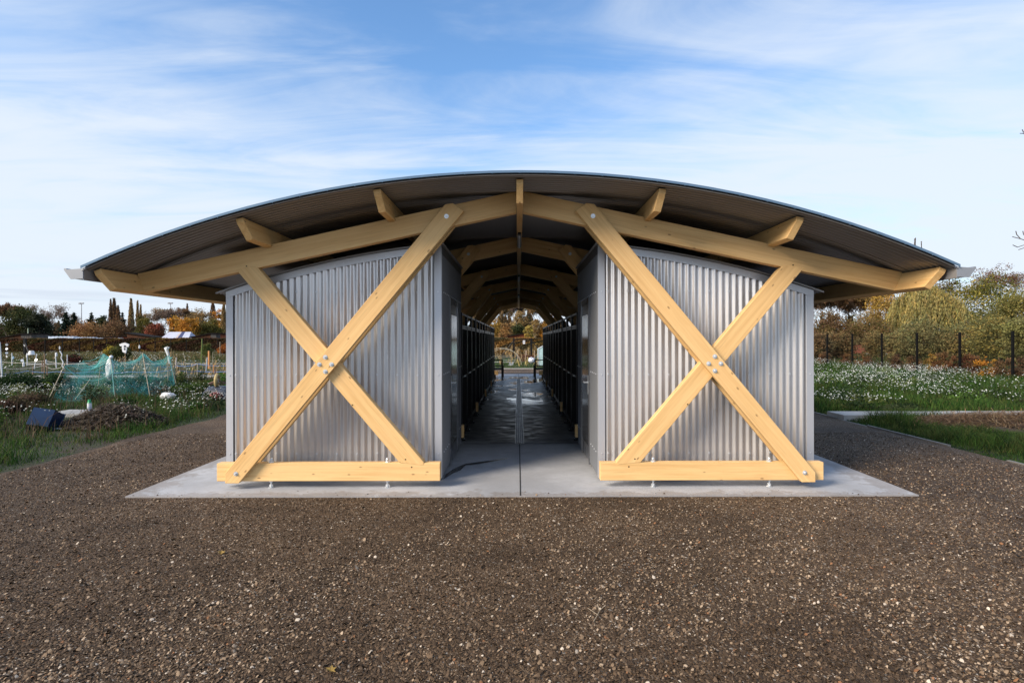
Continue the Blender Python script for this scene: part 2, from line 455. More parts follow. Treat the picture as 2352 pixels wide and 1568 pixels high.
def timber(name, poly, y0, y1, parent, mat=WOOD, bev=.004):
    """prism of world x,z polygon; object frame has x along the longest edge so grain runs along it"""
    n = len(poly); best = max(range(n), key=lambda i: (Vector(poly[(i + 1) % n]) - Vector(poly[i])).length)
    d = Vector(poly[(best + 1) % n]) - Vector(poly[best]); ang = math.atan2(d.y, d.x)
    o = Vector((sum(p[0] for p in poly) / n, sum(p[1] for p in poly) / n))
    ca, sa = math.cos(-ang), math.sin(-ang)
    loc = [((p[0] - o.x) * ca - (p[1] - o.y) * sa, (p[0] - o.x) * sa + (p[1] - o.y) * ca) for p in poly]
    m = MB(); m.prism(loc, 0, y1 - y0)
    ob = m.build(name, mat, parent)
    ob.location = (o.x, y0 - 15.2, o.y); ob.rotation_euler = (0, -ang, 0)
    if bev:
        md = ob.modifiers.new('bevel', 'BEVEL'); md.width = bev; md.segments = 1; md.limit_method = 'ANGLE'
    return ob

def child_at(o, parent, world):        # place o under rotated parent at a world matrix
    bpy.context.view_layer.update()
    o.parent = parent
    o.matrix_parent_inverse = parent.matrix_world.inverted()
    o.matrix_world = world

# bolt mesh: washer + hex + domed end, axis -Y
def bolt_mesh():
    m = MB(); m.tube((0, 0, 0), (0, -.004, 0), .024, n=20); m.tube((0, -.004, 0), (0, -.016, 0), .0135, n=6, smooth=False)
    m.tube((0, -.016, 0), (0, -.026, 0), .008, .005, n=10)
    o = m.build('bolt', STEEL); me = o.data; bpy.data.objects.remove(o); return me
BOLT = bolt_mesh()
def hole_mesh():
    m = MB(); m.tube((0, 0, 0), (0, -.0015, 0), .008, n=10)
    o = m.build('hole', HOLE); me = o.data; bpy.data.objects.remove(o); return me
HOLEM = hole_mesh()

def xz(x, y, D): w = W(x, y, D); return (w.x, w.z)
DF = 6.12
LB = [xz(516, 1108.4, 6.06), (xz(547.2, 1108.4, 6.06)), xz(1065.9, 483.8, 6.06), xz(1040.7, 466.2, 6.06), xz(1022.4, 469.1, 6.06), xz(516, 1085.8, 6.06)]
SB = [xz(541.5, 616.5, DF), xz(589, 609.5, DF), xz(973.4, 1061, DF), xz(971.5, 1067.5, DF), xz(918, 1062, DF)]
CH = [(-.036, 3.194), (-.036, 2.965), (-4.04, 2.113), (-4.118, 2.314)]
z0s, z1s = .080, .272
SILL = [(xz(497, 0, DF)[0], z0s), (xz(1010, 0, DF)[0], z0s), (xz(1010, 0, DF)[0], z1s), (xz(497, 0, DF)[0], z1s)]
BOLTS = [(541.2, 1086.1), (1026, 496.5), (747.1, 819.2), (733.4, 835.7), (761.4, 835.7), (747.1, 852.2)]
HOLES_S = [(1275 / 2.091, 665 / 2.091), (1717 / 2.091, 1120 / 2.091)]
def mir(p): return [(-a, c) for a, c in p]
FY = [6.12, 8.80, 11.97, 15.13, 18.30, 21.45, 24.10]
def anchor(parent, x, y):
    m = MB()
    m.tube((0, 0, -.30), (0, 0, .03), .009, n=10)
    m.tube((0, 0, .0), (0, 0, .005), .027, n=16); m.tube((0, 0, .005), (0, 0, .026), .021, n=6, smooth=False)
    m.blob((0, 0, .030), .0175, 2, 0, (1, 1, 1.2))
    for zz in (-.2105, -.258): m.tube((0, 0, zz), (0, 0, zz + .019), .0215, n=6, smooth=False)
    m.tube((0, 0, -.2715), (0, 0, -.2665), .028, n=14)
    return m
anch = anchor(None, 0, 0).build('anchor_bolt', STEEL); ANCH = anch.data; bpy.data.objects.remove(anch)

for fi, fy in enumerate(FY):
    for s in (-1, 1):
        T = (lambda p: p) if s < 0 else mir
        rear = fi == len(FY) - 1
        ch = timber('rafter', T(CH), fy, fy + .10, shelter)
        si = timber('sill_beam', T(SILL), fy, fy + .10, shelter)
        sb = timber('rear_brace', T(SB), fy - .003, fy + .097, shelter)
        lb = timber('front_brace', T(LB), fy - .062, fy - .001, shelter)
        lb2 = timber('back_brace', T([(a + .0, c) for a, c in LB]), fy + .101, fy + .155, shelter)
        # bolts on the front brace
        for (bx, by) in BOLTS:
            p = W(bx, by, 6.06)
            o = link('bolt', BOLT)
            child_at(o, lb, Matrix.Translation((p.x if s < 0 else -p.x, fy - .062, p.z)))
        if fi == 0:
            for hx, hy, par, dd in ((1275, 665, sb, .003), (1717, 1120, sb, .003), (1768, 1185, si, 0)):
                p = W((800 + hx / 2.091) * .5742, (1300 + hy / 2.091) * .5742, DF)
                child_at(link('drill_hole', HOLEM), par, Matrix.Translation((p.x if s < 0 else -p.x, fy - dd, p.z)))
            p = W(566.5, 610, DF); child_at(link('drill_hole', HOLEM), ch, Matrix.Translation((p.x if s < 0 else -p.x, fy, p.z)))
        for ax in (-2.70, -1.44):
            child_at(link('anchor_bolt', ANCH), si, Matrix.Translation((ax if s < 0 else -ax, fy + .05, z1s)))

# purlins run the length of the shelter; the front end is cut back below
PY0, PY1 = 5.57, 25.0
def purlin(xt, h, w=.072):
    th = math.asin(xt / RR)
    m = MB()
    # local: x along length (world Y), y = width, z up(radial)
    hh = h
    L_ = PY1 - PY0
    prof = [(0.0, 0), (0.0, -hh * .22), (.11, -hh), (L_ - .11, -hh), (L_, -hh * .22), (L_, 0)]
    vs = [(x, -w / 2, z) for x, z in prof] + [(x, w / 2, z) for x, z in prof]
    n = len(prof)
    m.add(vs, [tuple(range(n)), tuple(n + i for i in reversed(range(n)))] + [((i + 1) % n, i, n + i, n + (i + 1) % n) for i in range(n)])
    o = m.build('purlin', WOOD, shelter)
    zt = roofz(xt, .040)
    # rotation: local x -> world Y, local z -> radial (sin th, 0, cos th)
    ez = Vector((math.sin(th), 0, math.cos(th))); ex = Vector((0, 1, 0)); ey = ez.cross(ex)
    M = Matrix((ex, ey, ez)).transposed().to_4x4()
    M.translation = Vector((xt, PY0 - 15.2, zt))
    o.matrix_local = M
    md = o.modifiers.new('bevel', 'BEVEL'); md.width = .004; md.segments = 1; md.limit_method = 'ANGLE'
    return o
purl = {}
for xt, h in ((0, .214), (-1.40, .205), (1.40, .205), (-2.75, .205), (2.75, .205), (-4.145, .205), (4.145, .205)):
    purl[xt] = purlin(xt, h, .066 if xt == 0 else .072)

# roof sheet: corrugations follow the arc, waves along Y
def roof_sheet(x_half, y0, y1, zf, amp, pitch, name, mat, parent, xr=None, nx=56, spw=6, off=(0, 0, 0)):
    xa, xb = xr if xr else (-x_half, x_half)
    ny = int((y1 - y0) / pitch * spw) + 1
    X = np.linspace(xa, xb, nx + 1); Yv = np.linspace(y0, y1, ny)
    zx = np.array([zf(x) for x in X])
    gx, gy = np.meshgrid(X, Yv)
    gz = zx[None, :] + amp * np.sin(2 * np.pi * gy / pitch)
    V = np.stack([gx, gy, gz], 2).reshape(-1, 3) - np.array(off)
    i = np.arange(ny - 1)[:, None] * (nx + 1) + np.arange(nx)[None, :]
    Fc = np.stack([i, i + 1, i + nx + 2, i + nx + 1], 2).reshape(-1, 4)
    return np_mesh(name, V, Fc, mat, parent, smooth=True)
RY0, RY1 = 5.46, 25.11
rs = roof_sheet(4.215, RY0, RY1, lambda x: roofz(x, .020), .018, .076, 'roof_sheet', ROOFM, shelter, off=(0, 15.2, 0))
# dark lap seams under the roof, one every sheet width
for yy in (6.0, 7.12, 7.95, 8.6, 9.5, 10.4, 11.3, 12.2):
    m = MB()
    xs = np.linspace(-4.2, 4.2, 41)
    pts = [(x, yy - 15.2, roofz(x, .0275)) for x in xs]
    pts2 = [(x, yy - 15.2 + .022, roofz(x, .0275)) for x in xs]
    m.add(pts + pts2, [(i, i + 1, 41 + i + 1, 41 + i) for i in range(40)], True)
    m.build('sheet_seam', BLACKP, shelter)
# edge trim, one folded strip along the arc at the front and back
for yy, d in ((RY0 - .012, 1), (RY1 + .012, -1)):
    m = MB(); nseg = 32
    for i in range(nseg):
        a0 = -4.215 + 8.43 * i / nseg; a1 = -4.215 + 8.43 * (i + 1) / nseg
        ins = .004
        for (u0, u1, r0, r1) in ((a0 + ins, a1 - ins, -.010, .012), (a1 - ins, a1 + ins, -.010, .018)):
            vs = []
            for y in (yy, yy + d * .008):
                vs += [(u0, y - 15.2, roofz(u0, r1)), (u1, y - 15.2, roofz(u1, r1)), (u1, y - 15.2, roofz(u1, r0)), (u0, y - 15.2, roofz(u0, r0))]
            m.add(vs, [(0, 1, 2, 3), (7, 6, 5, 4), (0, 4, 5, 1), (3, 2, 6, 7)])
        vs = [(a0, yy - 15.2, roofz(a0, -.010)), (a1, yy - 15.2, roofz(a1, -.010)), (a1, yy - 15.2 + d * .14, roofz(a1, -.010)), (a0, yy - 15.2 + d * .14, roofz(a0, -.010))]
        m.add(vs, [(0, 1, 2, 3)])
    m.build('edge_trim', EDGE, shelter)
# box gutters
for s in (-1, 1):
    m = MB()
    prof = [(4.205, 2.272), (4.205, 2.186), (4.315, 2.182), (4.375, 2.262), (4.385, 2.262), (4.385, 2.280), (4.365, 2.280), (4.308, 2.192), (4.213, 2.196), (4.213, 2.272)]
    ya, yb = 5.47 - 15.2, 25.1 - 15.2
    prof = [(s * x, z + .01) for x, z in prof]
    m.prism(prof, ya, yb)
    g = m.build('gutter', GUTTER, shelter)
    m = MB(); cap = [(s * 4.20, 2.288), (s * 4.20, 2.190), (s * 4.318, 2.186), (s * 4.384, 2.276)]
    m.prism(cap, 5.465 - 15.2, 5.472 - 15.2); m.build('gutter_end', GUTTER, g); m = MB(); m.prism(cap, 25.098 - 15.2, 25.105 - 15.2); m.build('gutter_end', GUTTER, g)
    m = MB(); m.box(s * 4.196 if s > 0 else s * 4.204, s * 4.204 if s > 0 else s * 4.196, ya, yb, 2.18, 2.285); m.build('fascia', GUTTER, shelter)

# lights under the ridge purlin
for k, (ya, yb) in enumerate(((7.3, 8.25), (12.1, 13.05), (17.3, 18.25))):
    e = empty('tube_light', (0, (ya + yb) / 2, 2.962)); h = (yb - ya) / 2
    tag(e, ['slim tube light under the ridge beam nearest the entrance', 'second tube light along the ridge beam of the passage', 'third tube light deep in the passage under the ridge beam'][k], 'lamp', 'tube lights under the ridge beam')
    m = MB(); m.box(-.026, .026, -h, h, -.03, 0); m.build('housing', simple('lamp_housing', (.20, .20, .21), .5), e)
    m = MB(); m.tube((0, -h + .04, -.036), (0, h - .04, -.036), .014, n=12); m.build('diffuser', LAMPW, e)
    m = MB(); m.tube((-.0, -h - .08, -.03), (0, -h - .08, 0), .02, n=14); m.path([(0, -h - .06, -.015), (.0, -h, -.015)], .006); m.build('junction_box', RUBBER, e)

# ------------------------------------------------------------------ storage cabins
CR = 10.24; CZC = 2.716 - CR
def cabz(x): return CZC + math.sqrt(CR * CR - x * x)
CXI, CXO, CY0, CY1 = .885, 3.325, 6.45, 8.62
P76 = .0762
def screw_mesh():
    m = MB(); m.tube((0, 0, 0), (0, -.002, 0), .010, n=12); m.tube((0, -.002, 0), (0, -.008, 0), .0055, n=6, smooth=False)
    o = m.build('screw', SCREW); me = o.data; bpy.data.objects.remove(o); return me
SCR = screw_mesh()
def cabin(s, label):
    e = empty('storage_cabin', (s * 2.1, CY0, 0)); ox, oy = s * 2.1, CY0
    tag(e, label, 'cabin', 'corrugated storage cabins under the shelter roof')
    # front panel
    def wave_panel(name, a0, a1, pos, zf, z0, axis, out, mat):
        n = int((a1 - a0) / P76 * 10)
        A = np.linspace(a0, a1, n + 1)
        wv = .0120 * np.sin(2 * np.pi * (A - a0) / P76 + 1.0)
        vs = []; 
        zrows = 8
        for a, w in zip(A, wv):
            for k in range(zrows + 1):
                z = z0 + (zf(a) - z0) * k / zrows
                vs.append((a - ox, pos - oy + w * out, z) if axis == 'x' else (pos - ox + w * out, a - oy, z))
        f = []
        st = zrows + 1
        for i in range(n):
            for k in range(zrows): f.append((i * st + k, (i + 1) * st + k, (i + 1) * st + k + 1, i * st + k + 1))
        m = MB(); m.add(vs, f, True)
        return m.build(name, mat, e)
    x0, x1 = sorted((s * CXI, s * CXO))
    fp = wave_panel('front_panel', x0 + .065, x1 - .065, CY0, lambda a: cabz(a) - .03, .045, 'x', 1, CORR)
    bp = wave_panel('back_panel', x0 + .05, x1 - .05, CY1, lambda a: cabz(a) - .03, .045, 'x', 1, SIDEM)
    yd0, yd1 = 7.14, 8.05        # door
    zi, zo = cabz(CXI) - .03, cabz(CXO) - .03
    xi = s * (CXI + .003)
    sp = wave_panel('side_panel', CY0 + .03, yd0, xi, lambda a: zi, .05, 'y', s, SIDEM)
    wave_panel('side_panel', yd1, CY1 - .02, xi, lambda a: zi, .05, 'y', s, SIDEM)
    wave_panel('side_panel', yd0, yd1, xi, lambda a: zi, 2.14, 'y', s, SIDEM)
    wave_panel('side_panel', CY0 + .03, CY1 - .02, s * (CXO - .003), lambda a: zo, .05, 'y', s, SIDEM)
    # inner dark core so the sheets have something behind them
    m = MB()
    cs = np.linspace(x0 + .03, x1 - .03, 13)
    poly = [(x0 + .03 - ox, .06), (x1 - .03 - ox, .06)] + [(c - ox, cabz(c) - .06) for c in cs[::-1]]
    m.prism(poly, .03, CY1 - CY0 - .03); m.build('core', BLACKP, e)
    # corner trims: front two, back two
    m0 = .004
    for (xa, xb) in ((x0, x0 + .078), (x1 - .078, x1)):
        for yy, d in ((CY0 - .012, 1), (CY1 + .012, -1)):
            zt = min(cabz(xa), cabz(xb)) - .035
            m = MB()
            ya, yb = sorted((yy, yy + d * .002)); m.box(xa - ox, xb - ox, ya - oy, yb - oy, .035, zt)
            xe = xa if abs(xa - x0) < 1e-6 else xb - .002
            ya, yb = sorted((yy + d * .002, yy + d * .05)); m.box(xe - ox, xe + .002 - ox, ya - oy, yb - oy, .035, zt)
            m.build('corner_trim', TRIM, e)
    # curved top flashing front and back
    for yy, d in ((CY0 - .0165, 1), (CY1 + .0165, -1)):
        m = MB(); nn_ = 24; L0 = []
        for i in range(nn_ + 1):
            a = x0 + (x1 - x0) * i / nn_
            L0.append(a)
        for i in range(nn_):
            a, c = L0[i], L0[i + 1]
            vs = [(a - ox, yy - oy, cabz(a) - .092), (c - ox, yy - oy, cabz(c) - .092), (c - ox, yy - oy, cabz(c) - .012), (a - ox, yy - oy, cabz(a) - .012)]
            vs += [(v[0], v[1] + d * .003, v[2]) for v in vs]
            m.add(vs, [(0, 1, 2, 3), (7, 6, 5, 4), (0, 4, 5, 1), (3, 2, 6, 7)])
        tf = m.build('top_flashing', TRIM, e)
        if d == 1:
            k = 0; a = x0 + .12
            while a < x1 - .05:
                o = link('screw', SCR, tf); o.location = (a - ox, yy - oy - .001, cabz(a) - .055); a += (.165, .10, .21)[k % 3]; k += 1; o.scale = (.6, .6, .6)
    # side flashing on the passage side, under the roof lip
    m = MB(); xe = s * (CXI - .010)
    m.box(min(xe, xe + s * .004) - ox, max(xe, xe + s * .004) - ox, -.01, CY1 - CY0 + .01, zi - .085, zi + .012); m.build('side_flashing', simple('dark_flashing', (.10, .105, .115), .5, .4), e)
    # roof sheet
    rsx = (x0 - (.03 if s > 0 else .10), x1 + (.10 if s > 0 else .03))
    roof_sheet(0, CY0 - .045, CY1 + .045, lambda x: cabz(x), .008, .076, 'cabin_roof', ROOFM2, e, xr=rsx, nx=20, off=(ox, oy, 0))
    # thin lip below the roof edge
    m = MB()
    for i in range(20):
        a = rsx[0] + (rsx[1] - rsx[0]) * i / 20; c = rsx[0] + (rsx[1] - rsx[0]) * (i + 1) / 20
        m.add([(a - ox, -.047, cabz(a) - .010), (c - ox, -.047, cabz(c) - .010), (c - ox, -.047, cabz(c) + .008), (a - ox, -.047, cabz(a) + .008)], [(0, 1, 2, 3)])
    m.build('roof_lip', ROOFM2, e)
    # rubber foot strip under the wall
    m = MB(); m.box(x0 + .05 - ox, x1 - .05 - ox, .04, CY1 - CY0 - .04, 0, .06); m.build('base', RUBBER, e)
    # screws on the front panel
    for zrow in (2.14, 1.20, .31):
        j = 0
        a = x0 + .065 + P76 * .60
        while a < x1 - .07:
            if cabz(a) - .14 > zrow:
                # choose a crest (towards the camera): sin = -1
                ph = (2 * math.pi * (a - x0 - .065) / P76 + 1.0)
                k = round((ph - 1.5 * math.pi) / (2 * math.pi)); ac = x0 + .065 + (1.5 * math.pi + 2 * math.pi * k - 1.0) * P76 / (2 * math.pi)
                o = link('screw', SCR, fp); o.scale = (1.25, 1.25, 1.25); o.location = (ac - ox, -.012, zrow + .004 * math.sin(a * 7))
            j += 1; a += P76 * 3
        for xc in (x0 + .04, x1 - .04):
            if cabz(xc) - .14 > zrow:
                o = link('screw', SCR, fp); o.location = (xc - ox, -.0125, zrow)
    # screws on the side
    for zrow in (2.14, 1.20, .31):
        a = CY0 + .10
        while a < CY1 - .04:
            if not (yd0 - .02 < a < yd1 + .02) or zrow > 2.13:
                o = link('screw', SCR, sp); o.location = (xi - ox - s * .0115, a - oy, zrow); o.rotation_euler = (0, 0, R(-90) if s > 0 else R(90))
            a += P76 * 2
    # door
    dx = s * (CXI - .006)
    def dbox(m, y0, y1, z0, z1, t0, t1):   # t: distance out of the wall towards the passage
        xa, xb = sorted((dx - s * t0 - ox, dx - s * t1 - ox)); m.box(xa, xb, y0 - oy, y1 - oy, z0, z1)
    fr = MB()
    dbox(fr, yd0, yd0 + .055, .03, 2.13, -.03, .012); dbox(fr, yd1 - .055, yd1, .03, 2.13, -.03, .012); dbox(fr, yd0 + .055, yd1 - .055, 2.06, 2.13, -.03, .010)
    dr = MB(); dbox(dr, yd0 + .058, yd1 - .058, .05, 2.055, -.03, .0)
    door = dr.build('door', DOORM, e)
    f_ = fr.build('door_frame', DOORM, e)
    m = MB(); dbox(m, yd0 + .15, yd1 - .13, .24, 1.92, -.0, .006); m.build('door_panel', DOORM2, door)
    m = MB()
    for (a, c, z0, z1) in ((yd0 + .14, yd0 + .15, .23, 1.93), (yd1 - .13, yd1 - .12, .23, 1.93), (yd0 + .15, yd1 - .13, .23, .24), (yd0 + .15, yd1 - .13, 1.92, 1.93)): dbox(m, a, c, z0, z1, 0, .003)
    m.build('seal', RUBBER, door)
    m = MB(); dbox(m, yd0 + .085, yd0 + .125, .90, 1.14, 0, .012)
    m.path([(dx - s * .012 - ox, yd0 + .105 - oy, 1.05), (dx - s * .055 - ox, yd0 + .105 - oy, 1.05), (dx - s * .055 - ox, yd0 + .225 - oy, 1.05)], .009, 8)
    m.build('handle', STEEL, door)
    return e
ROOFM2 = sheet_metal('cabin_roof_sheet', (.30, .30, .31), .5, .5, .1)
DOORM2 = sheet_metal('door_panel_metal', (.24, .24, .255), .13, .85, .04)
cabin(-1, 'silver corrugated storage cabin behind the crossed timbers left of the passage')
cabin(1, 'silver corrugated storage cabin behind the crossed timbers right of the passage')

# wet run-off on the slab beside the left cabin
WETM = simple('wet_stain', (.085, .087, .095), .22, 0, .2, 30)
m = MB()
up = [(-.88, 6.75), (-.83, 7.0), (-.78, 7.15), (-.70, 7.32), (-.55, 7.42), (-.38, 7.52), (-.20, 7.66), (-.14, 7.72)]
lo = [(-.88, 6.50), (-.80, 6.80), (-.73, 6.95), (-.69, 7.22), (-.52, 7.30), (-.36, 7.44), (-.20, 7.60), (-.14, 7.71)]
n = len(up)
m.add([(x, y, .003) for x, y in lo] + [(x, y, .003) for x, y in up], [(i, i + 1, n + i + 1, n + i) for i in range(n - 1)])
struct(m.build('water_stain', WETM))

# ------------------------------------------------------------------ drain
e = empty('drain_grate', (0, 8.75, 0)); tag(e, 'long slotted steel drain channel sunk along the middle of the wet passage floor', 'drain')
m = MB(); m.box(-.075, -.060, 0, 14.5, -.01, .004); m.box(.060, .075, 0, 14.5, -.01, .004); m.build('drain_frame', simple('drain_steel', (.16, .17, .19), .35, .8), e)
m = MB(); m.box(-.060, .060, 0, 14.5, -.01, .002); m.build('channel', simple('channel_dark', (.02, .022, .028), .25), e)
m = MB()
for k in range(-1, 2): m.box(k * .03 - .003, k * .03 + .003, 0, 14.5, .002, .006)
y = .05
while y < 14.4: m.box(-.060, .060, y, y + .006, .0025, .0065); y += .055
m.build('grating', simple('drain_steel2', (.13, .14, .16), .3, .85), e)

# ------------------------------------------------------------------ lockers in the passage
def make_locker(w, label):
    e = empty('cage_locker'); t = .03
    # local: x = depth away from the passage (0 = front), y = width, built for the right side
    def post(y):
        m = MB(); m.box(0, .04, y - .02, y + .02, .012, 2.03)
        return m
    for y in (.02, w - .02):
        p = post(y).build('post', BLACK, e)
        f = MB(); f.box(-.05, .07, y - .035, y + .035, 0.001, .011); f.tube((-.032, y, .011), (-.032, y, .026), .010, n=6, smooth=False); f.tube((.055, y, .011), (.055, y, .026), .010, n=6, smooth=False)
        f.build('foot_plate', BLACK, p)
        f = MB(); f.tube((-.032, y, .012), (-.032, y, .034), .0085, n=8); f.build('foot_bolt', STEEL, p)
    m = MB()
    for z in (1.99, 1.80, .11): m.box(.006, .034, .04, w - .04, z, z + .03)
    m.build('rail', BLACK, e)
    d = MB()
    for y0 in (.055, w - .080): d.box(.004, .026, y0, y0 + .025, .15, 1.79)
    for z in (.15, .98, 1.765): d.box(.005, .025, .080, w - .080, z, z + .025)
    dr = d.build('door', BLACK, e)
    b_ = MB(); y = .13
    while y < w - .1: b_.tube((.015, y, .16), (.015, y, 1.78), .004, n=5); y += .075
    b_.build('door_bars', BLACK, dr)
    h = MB(); h.box(-.012, .004, w * .5 - .09, w * .5 + .06, .985, 1.003); h.build('latch', STEEL, dr)
    s = MB(); z = .2
    while z < 1.95: s.tube((.05, .012, z), (1.5, .012, z), .003, n=4); z += .06
    s.box(.04, 2.0, .004, .010, .12, 1.78)
    s.build('side_panel', BLACKP, e)
    s = MB(); s.box(1.0, 1.01, 0, w, .08, 1.98); s.build('back_panel', BLACKP, e)
    s = MB(); s.box(.04, 1.0, .02, w - .02, .5, .51); s.box(.04, 1.0, .02, w - .02, 1.0, 1.01); s.box(.04, 1.0, .02, w - .02, 1.5, 1.51); s.build('shelf', BLACKP, e)
    return e
proto = None
ordn = ['nearest', 'second', 'third', 'fourth', 'fifth', 'sixth', 'seventh', 'eighth', 'ninth', 'tenth', 'eleventh', 'last']
bays = [(9.0, 11.88), (12.15, 15.04), (15.31, 18.21), (18.48, 21.36)]
LWID = .955
for s in (1, -1):
    side = 'right' if s > 0 else 'left'; k = 0
    for (ya, yb) in bays:
        for j in range(3):
            if proto is None: o = proto = make_locker(LWID, '')
            else: o = copy_tree(proto)
            if s > 0: o.location = (.905, ya + j * .962, 0); o.rotation_euler = (0, 0, 0)
            else: o.location = (-.905, ya + j * .962 + LWID, 0); o.rotation_euler = (0, 0, math.pi)
            tag(o, '%s black steel cage locker along the %s side of the passage' % (ordn[k], side), 'locker', 'black cage lockers lining the passage')
            k += 1
for s in (1, -1):        # dark wall of storage cages seen beyond, closing the sides
    e = empty('partition_wall', (s * 2.2, 15.2, 0)); tag(e, 'dark sheet partition behind the cage lockers on the %s side' % ('right' if s > 0 else 'left'), 'partition')
    m = MB(); m.box(-.01, .01, -6.2, 6.2, .05, 2.02); m.build('sheet', BLACKP, e)
    m = MB()
    for y in np.linspace(-6.1, 6.1, 9): m.box(-.03, .03, y - .02, y + .02, 0, 2.05)
    m.build('uprights', BLACK, e)
# low black racks beyond the lockers
for s in (1, -1):
    e = empty('low_rack', (s * .66, 22.0, 0)); tag(e, 'low black tubular rack at the far %s end of the passage' % ('right' if s > 0 else 'left'), 'rack', 'low racks at the far end of the passage')
    for (y, h) in ((.7, .80), (2.2, .50)):
        m = MB(); m.box(-.03, .03, y - .03, y + .03, 0, h); m.build('post', BLACK, e)
        m = MB(); m.box(s * 1.1 - .03, s * 1.1 + .03, y - .03, y + .03, 0, h); m.build('post', BLACK, e)
    for (z, y) in ((.755, .7), (.42, .7), (.30, 2.2), (.455, 2.2)):
        m = MB(); xa, xb = sorted((s * .03, s * 1.07)); m.box(xa, xb, y - .02, y + .02, z, z + .04); m.build('rail', BLACK, e)

# ------------------------------------------------------------------ vegetation tools
def leafquads(C, S, cols, name, parent=None, flat=0.0, aspect=1.6, mat=LEAF, orient=None):
    """C (n,3) centres, S (n) sizes, cols (n,3). two-tri quads with random orientation"""
    n = len(C)
    a = rng.normal(size=(n, 3)); 
    if orient is not None: a = a * .35 + orient
    a /= np.linalg.norm(a, axis=1)[:, None] + 1e-9
    b_ = rng.normal(size=(n, 3)); b_[:, 2] *= (1 - flat)
    b_ -= a * (a * b_).sum(1)[:, None]; b_ /= np.linalg.norm(b_, axis=1)[:, None] + 1e-9
    u = a * (S * aspect * .5)[:, None]; w = b_ * (S * .5)[:, None]
    V = np.stack([C - u, C + w * .9, C + u, C - w * .9], 1).reshape(-1, 3)
    Fc = np.arange(n * 4).reshape(-1, 4)
    return np_mesh(name, V, Fc, mat, parent, cols=np.repeat(cols, 4, 0))

def jitcol(base, n, var=.25, hue=.12, clump=None):
    base = np.array(base)
    if base.ndim == 1: base = base[None]
    pick = base[rng.integers(0, len(base), n)] if clump is None else base[clump % len(base)]
    c = pick * (1 + rng.uniform(-var, var, (n, 1))) * (1 + rng.uniform(-hue, hue, (n, 3)))
    return np.clip(c, .003, 1)

def grow(m, p, d, L, r, depth, spread, up, tips, rr, nb=3, n=5, taper=.62):
    segs = 2; q = Vector(p); dd = Vector(d)
    for i in range(segs):
        dd = (dd + Vector((rr.uniform(-1, 1), rr.uniform(-1, 1), rr.uniform(-1, 1))) * .13 + Vector((0, 0, up * .1))).normalized()
        q2 = q + dd * (L / segs); r2 = r * (1 - (1 - taper) / segs)
        m.tube(q, q2, r, r2, n if depth > 2 else 3, cap=False)
        q, r = q2, r2
    tips.append((q.copy(), depth))
    if depth <= 0: return
    for k in range(nb):
        ax = dd.orthogonal().normalized(); ax.rotate(Matrix.Rotation(rr.uniform(0, 6.28), 3, dd))
        nd = (dd * math.cos(spread) + ax * math.sin(spread) * rr.uniform(.7, 1.2)).normalized()
        grow(m, q, nd, L * rr.uniform(.62, .85), r * .72, depth - 1, spread, up, tips, rr, nb, n, taper)

